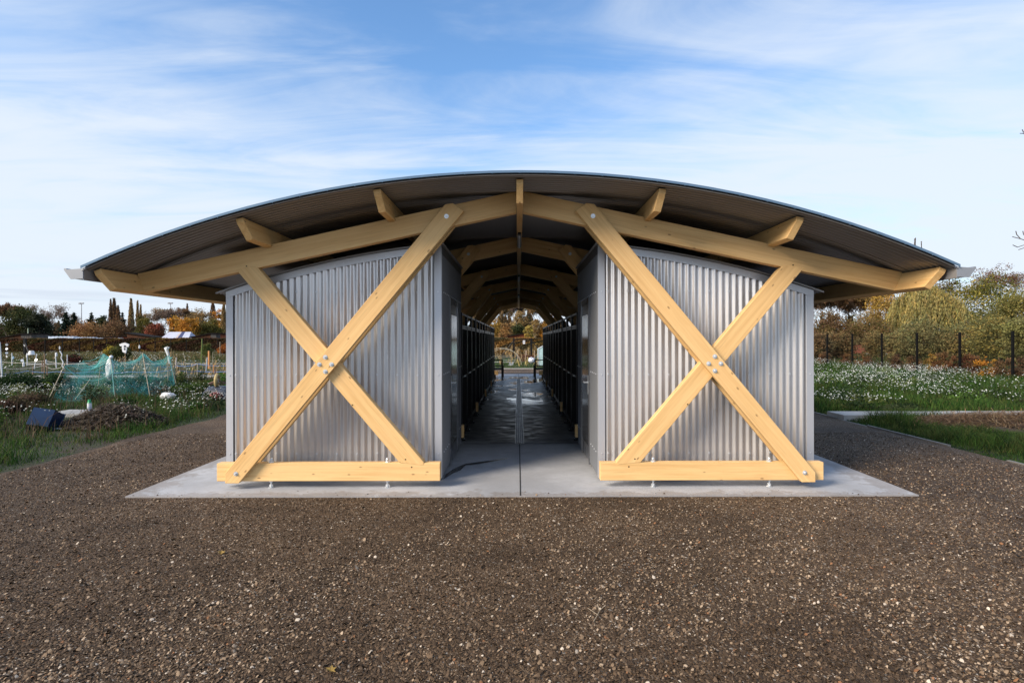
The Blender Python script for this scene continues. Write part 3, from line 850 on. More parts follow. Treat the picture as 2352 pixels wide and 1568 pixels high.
def make_tree(kind, h, w, cols, leaf=.5, dens=1.0, seed=1, base=.25, bare=.0, bark=None):
    """returns root Empty with trunk + crown children, local origin at foot"""
    rr = random.Random(seed); global rng
    cols = [tuple(min(.6, c * 1.3) for c in q) for q in cols]; leaf *= .62
    rng = np.random.default_rng(seed)
    bark = bark or BARK
    root = empty('tree')
    tr = MB()
    if kind == 'round':
        th = h * base; tips = []
        tr.tube((0, 0, 0), (0, 0, th), h * .028, h * .022, 7)
        for k in range(5):
            a = k * 1.257 + rr.uniform(-.3, .3)
            d = Vector((math.cos(a) * .65 * w / h * 2, math.sin(a) * .65 * w / h * 2, 1)).normalized()
            grow(tr, (0, 0, th * .85), d, h * .20, h * .013, 3, .5, .6, tips, rr, 2, 4)
        tr.build('trunk', bark, root)
        ncl = int(46 * dens); per = 84
        # clump centres on several lobes
        U = rng.normal(size=(ncl, 3)); U /= np.linalg.norm(U, axis=1)[:, None]
        rad = rng.uniform(.45, 1.0, ncl) ** .6
        hz_ = h * (1 - base * .8) / 2
        cz = h - hz_
        lump = 1 + .16 * np.sin(3 * np.arctan2(U[:, 1], U[:, 0]) + seed) + .12 * np.sin(5 * U[:, 2] + seed)
        CC = U * (rad * lump)[:, None] * np.array([w / 2 * .88, w / 2 * .88, hz_ * .9]) + np.array([0, 0, cz])
        CC[:, 2] = np.maximum(CC[:, 2], h * base * .45)
        idx = np.repeat(np.arange(ncl), per)
        cs = w * .105 * rng.uniform(.6, 1.3, ncl)
        P_ = CC[idx] + rng.normal(size=(len(idx), 3)) * cs[idx][:, None] * np.array([1, 1, .7])
        ct = jitcol(cols, ncl, .28, .06)
        c = ct[idx] * rng.uniform(.7, 1.3, (len(idx), 1))
        leafquads(P_, leaf * rng.uniform(.5, 1.2, len(idx)), c, 'crown', root)
    elif kind == 'bare':
        th = h * base; tips = []
        tr.tube((0, 0, 0), (0, 0, th), h * .022, h * .018, 6)
        for k in range(4):
            a = k * 1.57 + rr.uniform(-.4, .4)
            d = Vector((math.cos(a) * w / h * .8, math.sin(a) * w / h * .8, 1)).normalized()
            grow(tr, (0, 0, th * .9), d, h * .27, h * .011, 4, .42, .7, tips, rr, 3, 4)
        tr.build('trunk', bark, root)
        T = np.array([t[0][:] for t in tips if t[1] <= 1])
        n = int(len(T) * 11 * dens); idx = rng.integers(0, len(T), n)
        P_ = T[idx] + rng.normal(size=(n, 3)) * h * .025
        leafquads(P_, leaf * rng.uniform(.4, 1, n), jitcol(cols, n, .3, .08), 'crown', root, aspect=3.5)
    elif kind == 'poplar':
        tr.tube((0, 0, 0), (0, 0, h * .92), h * .012, h * .002, 6)
        n = int(150 * dens)
        for i in range(n):
            z = h * (.10 + .86 * rr.random()); a = rr.uniform(0, 6.28)
            rad = w / 2 * (math.sin(math.pi * min(1, max(.08, (z / h - .02)) ** .75)) * .9 + .12) * rr.uniform(.5, 1.1)
            L = min(h * .16, h - z + .2)
            p1 = Vector((math.cos(a) * rad, math.sin(a) * rad, z + L))
            tr.tube((0, 0, z), p1, h * .0028, h * .001, 3, cap=False)
        tr.build('trunk', bark, root)
        n = int(1700 * dens); Z = h * rng.uniform(.12, 1.0, n)
        pr = np.sin(np.pi * np.clip(Z / h - .02, .05, 1) ** .75) * .9 + .10
        a = rng.uniform(0, 6.28, n); rad = w / 2 * pr * np.sqrt(rng.uniform(.05, 1.1, n))
        P_ = np.stack([np.cos(a) * rad, np.sin(a) * rad, Z], 1)
        leafquads(P_, leaf * rng.uniform(.5, 1.1, n), jitcol(cols, n, .3, .08), 'crown', root, aspect=2.6, orient=np.array([[0, 0, 1.0]]))
    elif kind == 'spruce':
        tr.tube((0, 0, 0), (0, 0, h * .99), h * .014, h * .002, 6); tr.build('trunk', bark, root)
        rows = 15; P_, S_, O_ = [], [], []
        for i in range(rows):
            f = i / rows; z = h * (.10 + .88 * f); rad = w / 2 * 1.35 * (1 - f) ** 1.05 * (1.1 if i % 2 else .75) + .05
            nb_ = int(5 + 8 * (1 - f))
            for k in range(nb_):
                a = rng.uniform(0, 6.28); L = rad * rng.uniform(.7, 1.15)
                for q in np.linspace(.25, 1, 7):
                    for _ in range(5):
                        P_.append((math.cos(a) * L * q + rng.normal() * .12 * rad, math.sin(a) * L * q + rng.normal() * .12 * rad, z - .22 * L * q + rng.normal() * .03 * h * (1 - f)))
                        O_.append((math.cos(a), math.sin(a), -.5))
        P_ = np.array(P_); n = len(P_)
        leafquads(P_, leaf * rng.uniform(.6, 1.1, n), jitcol(cols, n, .3, .06), 'crown', root, aspect=2.2, orient=np.array(O_))
    elif kind == 'willow':
        tips = []
        tr.tube((0, 0, 0), (0, 0, h * .35), h * .04, h * .03, 8)
        for k in range(6):
            a = k * 1.05; d = Vector((math.cos(a) * .8, math.sin(a) * .8, 1)).normalized()
            grow(tr, (0, 0, h * .3), d, h * .22, h * .016, 2, .5, .2, tips, rr, 2, 5)
        tr.build('trunk', bark, root)
        P_, O_, K_ = [], [], []
        ns = int(1300 * dens)
        for i in range(ns):
            a = rng.uniform(0, 6.28); q = math.sqrt(rng.random())
            lob = 1 + .14 * math.sin(4 * a + seed) + .08 * math.sin(7 * a)
            x, y = math.cos(a) * q * w / 2 * lob, math.sin(a) * q * w / 2 * lob
            zt = h * (.52 + .48 * math.sqrt(max(0, 1 - q ** 2.2))) * rng.uniform(.86, 1.0) + .05 * h * math.sin(6 * a + 5 * q)
            Ls = h * rng.uniform(.14, .34)
            nseg = 15; sway = rng.normal(size=2) * .06 * w
            for j in range(nseg):
                f = j / nseg
                P_.append((x * (1 + .06 * f) + sway[0] * f, y * (1 + .06 * f) + sway[1] * f, zt - Ls * f)); O_.append((0, 0, 1.6)); K_.append(i // 7)
        P_ = np.array(P_); n = len(P_); K_ = np.array(K_)
        ct = jitcol(cols, K_.max() + 1, .22, .06)
        c = ct[K_] * rng.uniform(.75, 1.3, (n, 1))
        leafquads(P_ + rng.normal(size=(n, 3)) * .06, leaf * rng.uniform(.5, 1.1, n), c, 'crown', root, aspect=3.2, orient=np.array(O_))
    return root

def put(root, name, x, D, label, cat='tree', group=None, rz=0, sc_=1.0):
    root.name = name
    root.location = ((x - 1190) * D / F + CX, D, GZ - .05); root.rotation_euler = (0, 0, rz); root.scale = (sc_,) * 3
    tag(root, label, cat, group)
    return root
def tree_px(kind, name, x, top, w, D, cols, label, group, **k):
    h = CZ + (779 - top) * D / F - GZ
    return put(make_tree(kind, h, w * D / F, cols, **k), name, x, D, label, 'tree', group)

OLIVE = [(.095, .085, .022), (.13, .105, .025), (.07, .07, .02)]
DGREEN = [(.028, .040, .016), (.040, .050, .018), (.060, .060, .020)]
BROWN = [(.13, .075, .038), (.10, .06, .034), (.16, .09, .045)]
RUST = [(.15, .070, .030), (.12, .06, .03), (.17, .095, .04)]
ORANGE = [(.38, .17, .025), (.30, .14, .025), (.42, .22, .04), (.2, .12, .03)]
GOLD = [(.34, .21, .045), (.27, .17, .05), (.22, .14, .04)]
TAN = [(.24, .16, .07), (.19, .125, .055), (.28, .19, .08)]
GREYB = [(.16, .11, .085), (.12, .09, .07)]
SPR = [(.014, .026, .018), (.022, .034, .020)]
LT = 'trees along the far side of the allotments'
D0 = 180
sp = 0
LEFT = [
 ('bare', 'bare_tree', 18, 706, 60, 150, BROWN, 'brown half bare tree at the far left edge of the photo', dict(leaf=.5, dens=1.2)),
 ('round', 'oak_tree', 58, 700, 78, 140, DGREEN, 'large dark green oak, tallest dense crown at the far left', dict(leaf=.6, dens=1.6, base=.12)),
 ('round', 'oak_tree', 88, 713, 50, 138, [(.02, .028, .018), (.03, .036, .02)], 'very dark round tree touching the right side of the big oak', dict(leaf=.6, dens=1.3, base=.1)),
 ('bare', 'bare_tree', 98, 697, 62, 200, GREYB, 'tall grey leafless tree rising behind the dark oak', dict(leaf=.35, dens=.5)),
 ('bare', 'bare_tree', 132, 716, 50, 190, GREYB, 'low leafless tree between the oak and the two spruces', dict(leaf=.35, dens=.8)),
 ('spruce', 'spruce_tree', 152, 710, 34, 150, SPR, 'dark spruce, left one of the touching pair', dict(leaf=.65)),
 ('spruce', 'spruce_tree', 170, 711, 32, 152, SPR, 'dark spruce, right one of the touching pair', dict(leaf=.65)),
 ('spruce', 'spruce_tree', 210, 711, 36, 160, SPR, 'single dark spruce above the round orange tree', dict(leaf=.65)),
 ('round', 'beech_tree', 200, 738, 66, 128, [(.26, .14, .06), (.21, .11, .05), (.3, .17, .07)], 'low round orange brown tree in front of the spruces', dict(leaf=.35, dens=1.4, base=.08)),
 ('round', 'thicket_tree', 237, 724, 40, 165, DGREEN, 'dark green tree just left of the three poplars', dict(leaf=.6, base=.1)),
 ('poplar', 'poplar_tree', 254, 685, 10, 175, BROWN, 'slim poplar, left one of the close group of three', dict(leaf=.5, dens=.7)),
 ('poplar', 'poplar_tree', 262, 683, 16, 178, BROWN, 'broadest poplar in the middle of the close group of three', dict(leaf=.5, dens=1)),
 ('poplar', 'poplar_tree', 271, 700, 14, 172, BROWN, 'shorter poplar, right one of the close group of three', dict(leaf=.5, dens=.8)),
 ('spruce', 'spruce_tree', 281, 711, 26, 165, SPR, 'narrow dark spruce right beside the group of three poplars', dict(leaf=.6)),
 ('round', 'thicket_tree', 262, 733, 60, 140, BROWN, 'brown thicket tree under the group of three poplars', dict(leaf=.45, dens=1.2, base=.08)),
 ('poplar', 'poplar_tree', 301, 684, 13, 170, TAN, 'tall single tan poplar right of the spruce', dict(leaf=.5, dens=1)),
 ('poplar', 'poplar_tree', 316, 689, 9, 176, TAN, 'thin pale poplar, taller one of the slender pair', dict(leaf=.5, dens=.6)),
 ('poplar', 'poplar_tree', 323, 698, 8, 176, TAN, 'thin pale poplar, shorter one of the slender pair', dict(leaf=.5, dens=.5)),
 ('round', 'lime_tree', 332, 722, 34, 150, OLIVE, 'olive green tree right of the slender poplars', dict(leaf=.5, base=.12)),
 ('round', 'maple_tree', 354, 735, 40, 140, [(.20, .06, .035), (.15, .06, .035)], 'low reddish tree above the long dark shed', dict(leaf=.4, base=.1)),
 ('bare', 'bare_tree', 362, 711, 56, 190, TAN, 'wide leafless crown left of the white tent', dict(leaf=.35, dens=.8)),
 ('bare', 'bare_tree', 384, 716, 48, 175, GREYB, 'grey leafless tree beside the right floodlight mast', dict(leaf=.35, dens=.8)),
 ('bare', 'bare_tree', 415, 714, 50, 185, BROWN, 'brown leafless tree behind the orange maples', dict(leaf=.4, dens=1.2)),
 ('round', 'maple_tree', 403, 729, 30, 128, ORANGE, 'smaller light orange maple above the white tent', dict(leaf=.4, base=.1)),
 ('round', 'maple_tree', 432, 724, 50, 125, ORANGE, 'larger glowing orange maple right of the white tent', dict(leaf=.4, dens=1.4, base=.1)),
 ('poplar', 'poplar_tree', 430, 696, 10, 190, BROWN, 'lone dark poplar behind the larger orange maple', dict(leaf=.5, dens=.6)),
 ('round', 'poplar_tree', 458, 702, 54, 150, [(.22, .155, .075), (.17, .125, .06), (.26, .18, .085)], 'large pale tan tree right of the orange maples', dict(leaf=.45, dens=1.3, base=.15)),
 ('round', 'thicket_tree', 482, 734, 46, 128, OLIVE, 'dark olive tree close to the left cabin corner', dict(leaf=.45, dens=1.3, base=.08)),
 ('poplar', 'poplar_tree', 489, 692, 20, 170, BROWN, 'broad poplar showing just left of the cabin corner', dict(leaf=.5, dens=.8)),
 ('round', 'maple_tree', 504, 712, 30, 160, ORANGE, 'orange tipped tree right beside the left cabin corner', dict(leaf=.5, base=.15)),
 ('poplar', 'poplar_tree', 514, 694, 14, 150, TAN, 'tan poplar cut off by the left cabin corner', dict(leaf=.5, dens=1)),
]
for i, (kind, nm, x, top, w, D, cols, lab, kw) in enumerate(LEFT):
    tree_px(kind, nm, x, top, w, D, cols, lab, LT, seed=100 + i, **kw)
RT = 'trees beyond the fence on the right'
RIGHT = [
 ('bare', 'bare_tree', 1880, 672, 90, 78, BROWN, 'reddish brown half bare tree touching the right cabin corner', dict(leaf=.22, dens=3.5)),
 ('bare', 'bare_tree', 1935, 668, 80, 84, BROWN, 'brown see-through tree second from the right cabin', dict(leaf=.24, dens=3)),
 ('bare', 'bare_tree', 1985, 662, 80, 80, TAN, 'brown see-through tree left of the golden one', dict(leaf=.24, dens=3)),
 ('round', 'oak_tree', 2032, 660, 84, 72, GOLD, 'golden tan tree left of the weeping willow', dict(leaf=.26, dens=2.0, base=.15)),
 ('round', 'thicket_tree', 1990, 725, 110, 62, [(.16, .10, .045), (.11, .09, .03)], 'brown and olive thicket tree above the rusty planter', dict(leaf=.22, dens=2.2, base=.05)),
 ('round', 'thicket_tree', 1905, 720, 80, 60, [(.14, .085, .045), (.11, .08, .03)], 'brown thicket tree low beside the right cabin', dict(leaf=.22, dens=2.0, base=.05)),
 ('willow', 'willow_tree', 2124, 659, 128, 62, [(.27, .22, .085), (.23, .20, .08), (.30, .23, .075), (.18, .17, .065)], 'weeping willow with yellow hanging branches', dict(leaf=.20, dens=1.6)),
 ('round', 'oak_tree', 2168, 636, 80, 88, [(.12, .085, .04), (.09, .07, .03)], 'dark brown olive tree behind the willow', dict(leaf=.3, dens=1.8, base=.15)),
 ('round', 'lime_tree', 2262, 630, 150, 66, [(.17, .155, .035), (.11, .115, .028), (.25, .20, .045), (.07, .08, .022)], 'big round olive green tree, tallest crown on the right', dict(leaf=.26, dens=3.4, base=.08)),
 ('round', 'oak_tree', 2345, 655, 110, 60, [(.12, .12, .035), (.15, .13, .04)], 'olive tree cut off by the right edge of the photo', dict(leaf=.25, dens=2.6, base=.08)),
 ('bare', 'bare_tree', 2308, 629, 40, 90, [(.15, .075, .045), (.12, .07, .04)], 'reddish leafless tree top above the big olive tree', dict(leaf=.22, dens=1)),
 ('poplar', 'poplar_tree', 2102, 549, 13, 150, GREYB, 'slim leafless poplar tip above the right roof slope, left of two', dict(leaf=.28, dens=.5)),
 ('poplar', 'poplar_tree', 2117, 557, 8, 150, GREYB, 'slim leafless poplar tip above the right roof slope, right of two', dict(leaf=.28, dens=.4)),
]
for i, (kind, nm, x, top, w, D, cols, lab, kw) in enumerate(RIGHT):
    tree_px(kind, nm, x, top, w, D, cols, lab, RT, seed=300 + i, **kw)
CT = 'trees seen through the end of the passage'
CEN = [
 ('bare', 'bare_tree', 1118, 694, 60, 120, TAN, 'leafless tree at the left of the passage opening', dict(leaf=.3, dens=2)),
 ('bare', 'bare_tree', 1160, 690, 60, 125, GREYB, 'grey leafless tree left of centre in the passage opening', dict(leaf=.3, dens=2)),
 ('bare', 'bare_tree', 1205, 688, 60, 128, GREYB, 'grey leafless tree right of centre in the passage opening', dict(leaf=.3, dens=2)),
 ('bare', 'bare_tree', 1252, 692, 60, 122, TAN, 'leafless tree at the right of the passage opening', dict(leaf=.3, dens=2.5)),
 ('round', 'oak_tree', 1192, 712, 40, 112, TAN, 'tan autumn crown in the centre of the passage opening', dict(leaf=.28, dens=1.6, base=.2)),
 ('round', 'birch_tree', 1136, 732, 34, 98, GOLD, 'golden yellow tree at the left of the passage opening', dict(leaf=.28, dens=1.4, base=.1)),
 ('round', 'beech_tree', 1160, 742, 28, 94, [(.27, .15, .06), (.2, .12, .05)], 'orange brown tree left of the dark green one in the opening', dict(leaf=.28, dens=1.2, base=.1)),
 ('round', 'holly_tree', 1189, 742, 34, 100, DGREEN, 'dark green round tree in the middle of the opening', dict(leaf=.3, dens=1.4, base=.08)),
 ('round', 'birch_tree', 1214, 744, 22, 92, [(.36, .25, .06), (.28, .21, .06)], 'small pale yellow birch right of the dark green tree', dict(leaf=.26, dens=1.0, base=.3, bark=BARKL)),
 ('round', 'birch_tree', 1229, 728, 24, 96, TAN, 'birch with white trunk beside the pale yellow birch', dict(leaf=.26, dens=.8, base=.4, bark=BARKL)),
 ('round', 'maple_tree', 1255, 730, 30, 96, ORANGE, 'orange tree at the right of the passage opening', dict(leaf=.28, dens=1.2, base=.1)),
]
for i, (kind, nm, x, top, w, D, cols, lab, kw) in enumerate(CEN):
    tree_px(kind, nm, x, top, w, D, cols, lab, CT, seed=500 + i, **kw)
rng = np.random.default_rng(77)

# low brush filling the ground under the far trees: reads as one mass
def brush(name, x0, x1, D, hpx, cols, n, leaf, label, dd=6):
    X = rng.uniform(x0, x1, n); Dp = D + rng.uniform(-dd, dd, n)
    hm = (hpx * D / F) + CZ - GZ
    prof = .62 + .20 * np.sin(X * .11) + .13 * np.sin(X * .29 + 1) + .08 * np.sin(X * .71)
    Z = GZ + hm * prof * rng.random(n) ** .8
    P_ = np.stack([(X - 1190) * Dp / F + CX, Dp, Z], 1)
    k = ((X * .16).astype(int) + (Z * 1.3).astype(int)) % 17
    ct = jitcol(cols, 17, .3, .06)
    o = leafquads(P_, leaf * rng.uniform(.5, 1.3, n), ct[k] * rng.uniform(.7, 1.3, (n, 1)), name)
    tag(o, label, 'brush', kind='stuff'); return o
brush('distant_thicket', -60, 560, 165, 46, [(.10, .07, .04), (.07, .06, .03), (.13, .08, .045), (.05, .05, .025)], 46000, .5, 'mixed brown and green undergrowth below the far trees on the left')
brush('distant_thicket', 1080, 1300, 118, 78, [(.14, .095, .05), (.10, .08, .04), (.18, .11, .05)], 26000, .34, 'brown undergrowth below the trees behind the passage')
brush('distant_thicket', 1840, 2420, 88, 60, [(.13, .09, .045), (.09, .08, .03), (.16, .11, .05)], 60000, .27, 'brown undergrowth between the tree trunks beyond the right fence')

# shrubs in front of the right trees
SH = 'shrubs behind the right fence'
for i, (x, top, w, D, cols, lab) in enumerate([
  (2120, 738, 110, 42, [(.15, .14, .06), (.12, .12, .055), (.19, .15, .06)], 'grey green willow shrub in front of the weeping willow'),
  (2215, 748, 90, 40, [(.14, .13, .055), (.18, .13, .05)], 'olive shrub between the weeping willow and the big olive tree'),
  (2290, 716, 120, 36, [(.17, .15, .045), (.22, .17, .05), (.13, .13, .05)], 'tall yellow green shrub at the right edge'),
  (2362, 725, 90, 33, [(.16, .15, .05), (.12, .12, .045)], 'green shrub cut by the right edge of the photo'),
  (2012, 758, 60, 48, [(.14, .12, .05), (.17, .12, .05)], 'olive shrub in front of the golden tan tree'),
  (1925, 762, 70, 46, [(.13, .10, .045), (.16, .10, .045)], 'brown shrub behind the second fence post'),
  (1880, 764, 50, 44, [(.14, .09, .045), (.10, .08, .04)], 'brown shrub right beside the right cabin'),
  (2070, 762, 60, 44, [(.12, .12, .05), (.16, .12, .05)], 'green brown shrub behind the third fence post')]):
    r_ = make_tree('round', CZ + (779 - top) * D / F, w * D / F, cols, leaf=.16, dens=2.2, seed=700 + i, base=.05)
    put(r_, 'shrub', x, D, lab, 'shrub', SH)
rng = np.random.default_rng(78)

# bare branch reaching in at the right edge
m = MB(); tips = []; rr = random.Random(5)
base = W(2470, 560, 14); foot = Vector((base.x + .6, base.y, GZ))
tr = empty('leafless_tree', foot); tag(tr, 'leafless tree outside the right edge whose thin twigs reach into the sky', 'tree')
mm = MB(); mm.path([(0, 0, 0), (.05, 0, 1.6), (-.1, .1, 3.0), (.05, 0, 4.6), (0, .1, 5.6)], lambda f: .09 - .05 * f, 8); mm.build('trunk', BARK, tr)
mm = MB()
def rel(x, y, D=14): return W(x, y, D) - foot
for a in ([(2470, 590), (2420, 572), (2372, 560), (2345, 551), (2326, 546)], [(2372, 560), (2350, 566), (2338, 570), (2327, 565)], [(2345, 551), (2336, 541), (2334, 533)], [(2372, 560), (2360, 549), (2352, 541), (2350, 533)], [(2420, 572), (2380, 574), (2352, 572), (2340, 576)],
          [(2460, 330), (2400, 322), (2362, 312), (2350, 309), (2344, 309)], [(2362, 312), (2352, 306), (2349, 300)]):
    mm.path([rel(*p) for p in a], .0095, 4)
mm.path([(.05, 0, 4.6), rel(2470, 330)], .03, 5); mm.path([(-.1, .1, 3.0), rel(2470, 590)], .03, 5)
mm.build('crown', BARK, tr)

# ------------------------------------------------------------------ hedge (left and centre)
def hedge(name, x0, x1, Y, h, cols, n, leaf, label, th=1.2):
    e = empty(name, ((x0 + x1) / 2, Y, GZ)); tag(e, label, 'hedge')
    m = MB(); m.box(x0 - e.location.x + .1, x1 - e.location.x - .1, -th / 2 + .15, th / 2 - .15, 0, h - .15); m.build('branches', simple('hedge_inside', (.045, .03, .022), .95, 0, .4, 3), e)
    X = rng.uniform(x0, x1, n); f = rng.random(n)
    Yl = np.where(f < .75, -th / 2 + np.abs(rng.normal(0, .12, n)), rng.uniform(-th / 2, th / 2, n))
    Z = np.where(f < .75, rng.uniform(0, h, n), h - np.abs(rng.normal(0, .08, n)))
    Z += .05 * np.sin(X * 2.1) * (Z > h * .8)
    k = (X * 1.1 + 3 * np.sin(Z * 2)).astype(int) % 31
    ct = jitcol(cols, 31, .25, .08)
    leafquads(np.stack([X - e.location.x, Yl, Z], 1), leaf * rng.uniform(.5, 1.2, n), ct[k] * rng.uniform(.6, 1.4, (n, 1)), 'leaves', e)
    return e
hedge('beech_hedge', -78, -30, 70, 1.80, [(.10, .045, .028), (.13, .065, .034), (.17, .10, .04), (.08, .05, .028), (.075, .065, .025), (.24, .15, .045)], 52000, .17, 'long clipped brown beech hedge behind the left allotments')
hedge('beech_hedge', -9, 9, 60, 1.75, [(.26, .13, .035), (.19, .11, .045), (.15, .11, .05), (.30, .17, .05), (.11, .09, .04)], 22000, .13, 'clipped orange brown beech hedge beyond the end of the passage')

# ------------------------------------------------------------------ far buildings, tent, masts
def planked(name, c): return simple(name, c, .95, 0, .25, 2, spec=.08)
SHB = planked('shed_brown', (.085, .040, .024)); SHR = planked('shed_red', (.20, .06, .030)); SHG = planked('shed_grey', (.10, .092, .088)); ROOFD = planked('felt_roof', (.016, .014, .014))
def shed(xa, xb, yt_a, yt_b, D, wall, label, extra=None):
    """lean-to seen side on: roof height from yt_a at xa to yt_b at xb"""
    a = W(xa, yt_a, D); c = W(xb, yt_b, D); ox = (a.x + c.x) / 2
    e = empty('allotment_shed', (ox, D, GZ)); tag(e, label, 'shed', 'low sheds behind the left hedge' if xa < 600 else None)
    m = MB(); m.prism([(a.x - ox, 0), (c.x - ox, 0), (c.x - ox, c.z - GZ - .06), (a.x - ox, a.z - GZ - .06)], 0, 3.0); w_ = m.build('wall', wall, e)
    m = MB(); dx = c.x - a.x; sl = (c.z - a.z) / dx
    m.prism([(a.x - ox - .3, a.z - GZ - .06 - sl * .3), (c.x - ox + .3, c.z - GZ - .06 + sl * .3), (c.x - ox + .3, c.z - GZ + .04 + sl * .3), (a.x - ox - .3, a.z - GZ + .04 - sl * .3)], -.25, 3.2); m.build('roof', ROOFD, e)
    m = MB(); m.box(-.05, .75, -.03, .0, 0, 1.9); dd = m.build('door', SHB if wall is not SHB else SHG, e)
    m = MB(); k = a.x - ox + .1
    while k < c.x - ox: m.box(k, k + .03, -.02, -.002, 0, min(a.z, c.z) - GZ - .1); k += .35
    m.build('batten', wall, e)
    return e
shed(0, 52, 773, 764, 85, SHB, 'brown shed with sloping dark roof at the far left')
s_ = shed(48, 72, 764.5, 763.5, 84, SHG, 'grey boxy shed with flat dark roof beside the far left brown shed')
m = MB(); p = W(64, 763, 84) - s_.location; m.tube(p, p + Vector((0, 0, .75)), .05, n=8); m.build('flue', simple('flue', (.5, .6, .45), .5), s_)
shed(292, 352, 763, 772, 92, SHB, 'long dark brown shed left of the white tent')
shed(236, 292, 772, 770, 95, SHR, 'low reddish shed left of the long dark one')
shed(440, 484, 772, 764, 88, SHB, 'brown shed with window right of the white tent')
shed(484, 497, 764, 764, 87, SHG, 'small grey end of shed between the brown sheds')
shed(506, 560, 764, 764, 84, planked('shed_brown2', (.08, .032, .022)), 'reddish brown shed cut by the left cabin corner')
shed(1166, 1204, 772, 765, 78, SHR, 'red brown shed with sloping roof above the hedge in the passage opening')

# white tent
TENT = simple('tent_fabric', (.42, .45, .56), .7, 0, .08, 1); TENTB = simple('tent_stripe', (.03, .04, .12), .6); TENTG = simple('tent_stripe2', (.45, .38, .36), .6)
a = W(364, 777, 88); c = W(432, 777, 88); t0 = W(374, 760, 88); t1 = W(425, 760, 88); ox = (a.x + c.x) / 2
e = empty('party_tent', (ox, 88, GZ)); tag(e, 'white ridge tent with dark blue and beige stripes above the hedge', 'tent')
zt = t0.z - GZ; ze = a.z - GZ - .1; xa, xb, ta, tb = a.x - ox, c.x - ox, t0.x - ox, t1.x - ox
def slope(u0, u1): # along the ridge 0..1
    l = lambda p, q, u: p + (q - p) * u
    return [(l(xa, xb, u0), 0, ze), (l(xa, xb, u1), 0, ze), (l(ta, tb, u1), 1.6, zt), (l(ta, tb, u0), 1.6, zt)]
m = MB()
for (u0, u1) in ((0, .52), (.58, .585), (.74, 1)): m.add(slope(u0, u1), [(0, 1, 2, 3)])
m.add([(xb, 0, ze), (xb, 3.2, ze), (tb, 1.6, zt)], [(0, 1, 2)]); m.add([(xa, 0, ze), (xa, 3.2, ze), (ta, 1.6, zt)], [(2, 1, 0)])
m.add([(xa, 3.2, ze), (xb, 3.2, ze), (tb, 1.6, zt), (ta, 1.6, zt)], [(3, 2, 1, 0)])
m.box(xa, xb, .0, 3.2, 0, ze - .01); m.build('canopy', TENT, e)
m = MB(); m.add(slope(.585, .74), [(0, 1, 2, 3)]); m.build('dark_stripe', TENTB, e)
m = MB(); m.add(slope(.52, .58), [(0, 1, 2, 3)]); m.build('beige_stripe', TENTG, e)
# white sheeted tunnels beyond the hedge
POLY = simple('white_sheeting', (.40, .46, .54), .4, 0, .3, .8)
for k, (xa, xb, yt, lab) in enumerate(((102, 166, 769.5, 'white sheeted cloche, left and tallest one behind the hedge'), (166, 212, 771.5, 'white sheeted cloche in the middle behind the hedge'), (214, 273, 773.5, 'bluish white sheeted cloche, lowest one behind the hedge'))):
    a = W(xa, yt, 90); c = W(xb, yt, 90); ox = (a.x + c.x) / 2; hh = a.z - GZ
    e = empty('crop_tunnel', (ox, 90, GZ)); tag(e, lab, 'crop tunnel', 'white sheeted cloches behind the hedge')
    m = MB(); L_ = c.x - a.x; prof = [(0, 0), (0, hh * .8), (.25, hh * .93), (.8, hh), (1.35, hh * .93), (1.6, hh * .8), (1.6, 0)]
    nseg = 14; vs = []
    for i in range(nseg + 1):
        for (yy, zz) in prof: vs.append((-L_ / 2 + L_ * i / nseg, yy, zz * (1 - .03 * (i % 2)) ))
    f = [(i * 7 + j, (i + 1) * 7 + j, (i + 1) * 7 + j + 1, i * 7 + j + 1) for i in range(nseg) for j in range(6)]
    f += [tuple(reversed(range(7))), tuple(nseg * 7 + j for j in range(7))]
    m.add(vs, f); m.build('sheeting', POLY, e)
# floodlight masts
for k, (x, lab) in enumerate(((187, 'tall thin floodlight mast between the spruces'), (391.5, 'tall thin floodlight mast between the leafless trees'))):
    D = 210; top = W(x, 694, D)
    e = empty('floodlight_mast', (top.x, D, GZ)); tag(e, lab, 'lamp post', 'floodlight masts behind the trees')
    h = top.z - GZ
    m = MB(); m.tube((0, 0, 0), (0, 0, h), .22, .12, 8); m.build('mast', simple('mast_steel', (.45, .46, .48), .5, .3), e)
    m = MB(); m.box(-.9, .9, -.15, .15, h - .1, h + .12); m.box(-.8, -.2, -.4, 0, h - .35, h + .05); m.box(.2, .8, -.4, 0, h - .35, h + .05); m.build('lamp_head', simple('lamp_head', (.25, .25, .27), .5, .3), e)

# ------------------------------------------------------------------ fences
FENB = simple('black_fence_paint', (.006, .006, .006), .7, 0, .1, spec=.12)
def wire_fence(name, pts, h, label, brace_at=None, wires=True, pr=.045, wr=.0035):
    e = empty(name, (pts[0][0], pts[0][1], GZ)); o0 = Vector((pts[0][0], pts[0][1], 0)); tag(e, label, 'fence')
    for (x, y) in pts:
        m = MB(); m.box(x - o0.x - pr / 2, x - o0.x + pr / 2, y - o0.y - pr / 2, y - o0.y + pr / 2, 0, h + .05); m.build('post', FENB, e)
    m = MB()
    for i in range(len(pts) - 1):
        a = Vector((pts[i][0], pts[i][1], 0)) - o0; c = Vector((pts[i + 1][0], pts[i + 1][1], 0)) - o0
        if wires:
            z = .05
            while z <= h: m.tube(a + Vector((0, 0, z)), c + Vector((0, 0, z)), wr, n=3, cap=False); z += .2
            L_ = (c - a).length; k = 0
            while k < L_: q = a + (c - a) * (k / L_); m.tube(q + Vector((0, 0, .05)), q + Vector((0, 0, h)), wr * .75, n=3, cap=False); k += .06
        else:
            for z in (.6, 1.2, h): m.tube(a + Vector((0, 0, z)), c + Vector((0, 0, z)), wr, n=3, cap=False)
    m.build('wire_mesh', FENB, e)
    return e
FX = 16.5
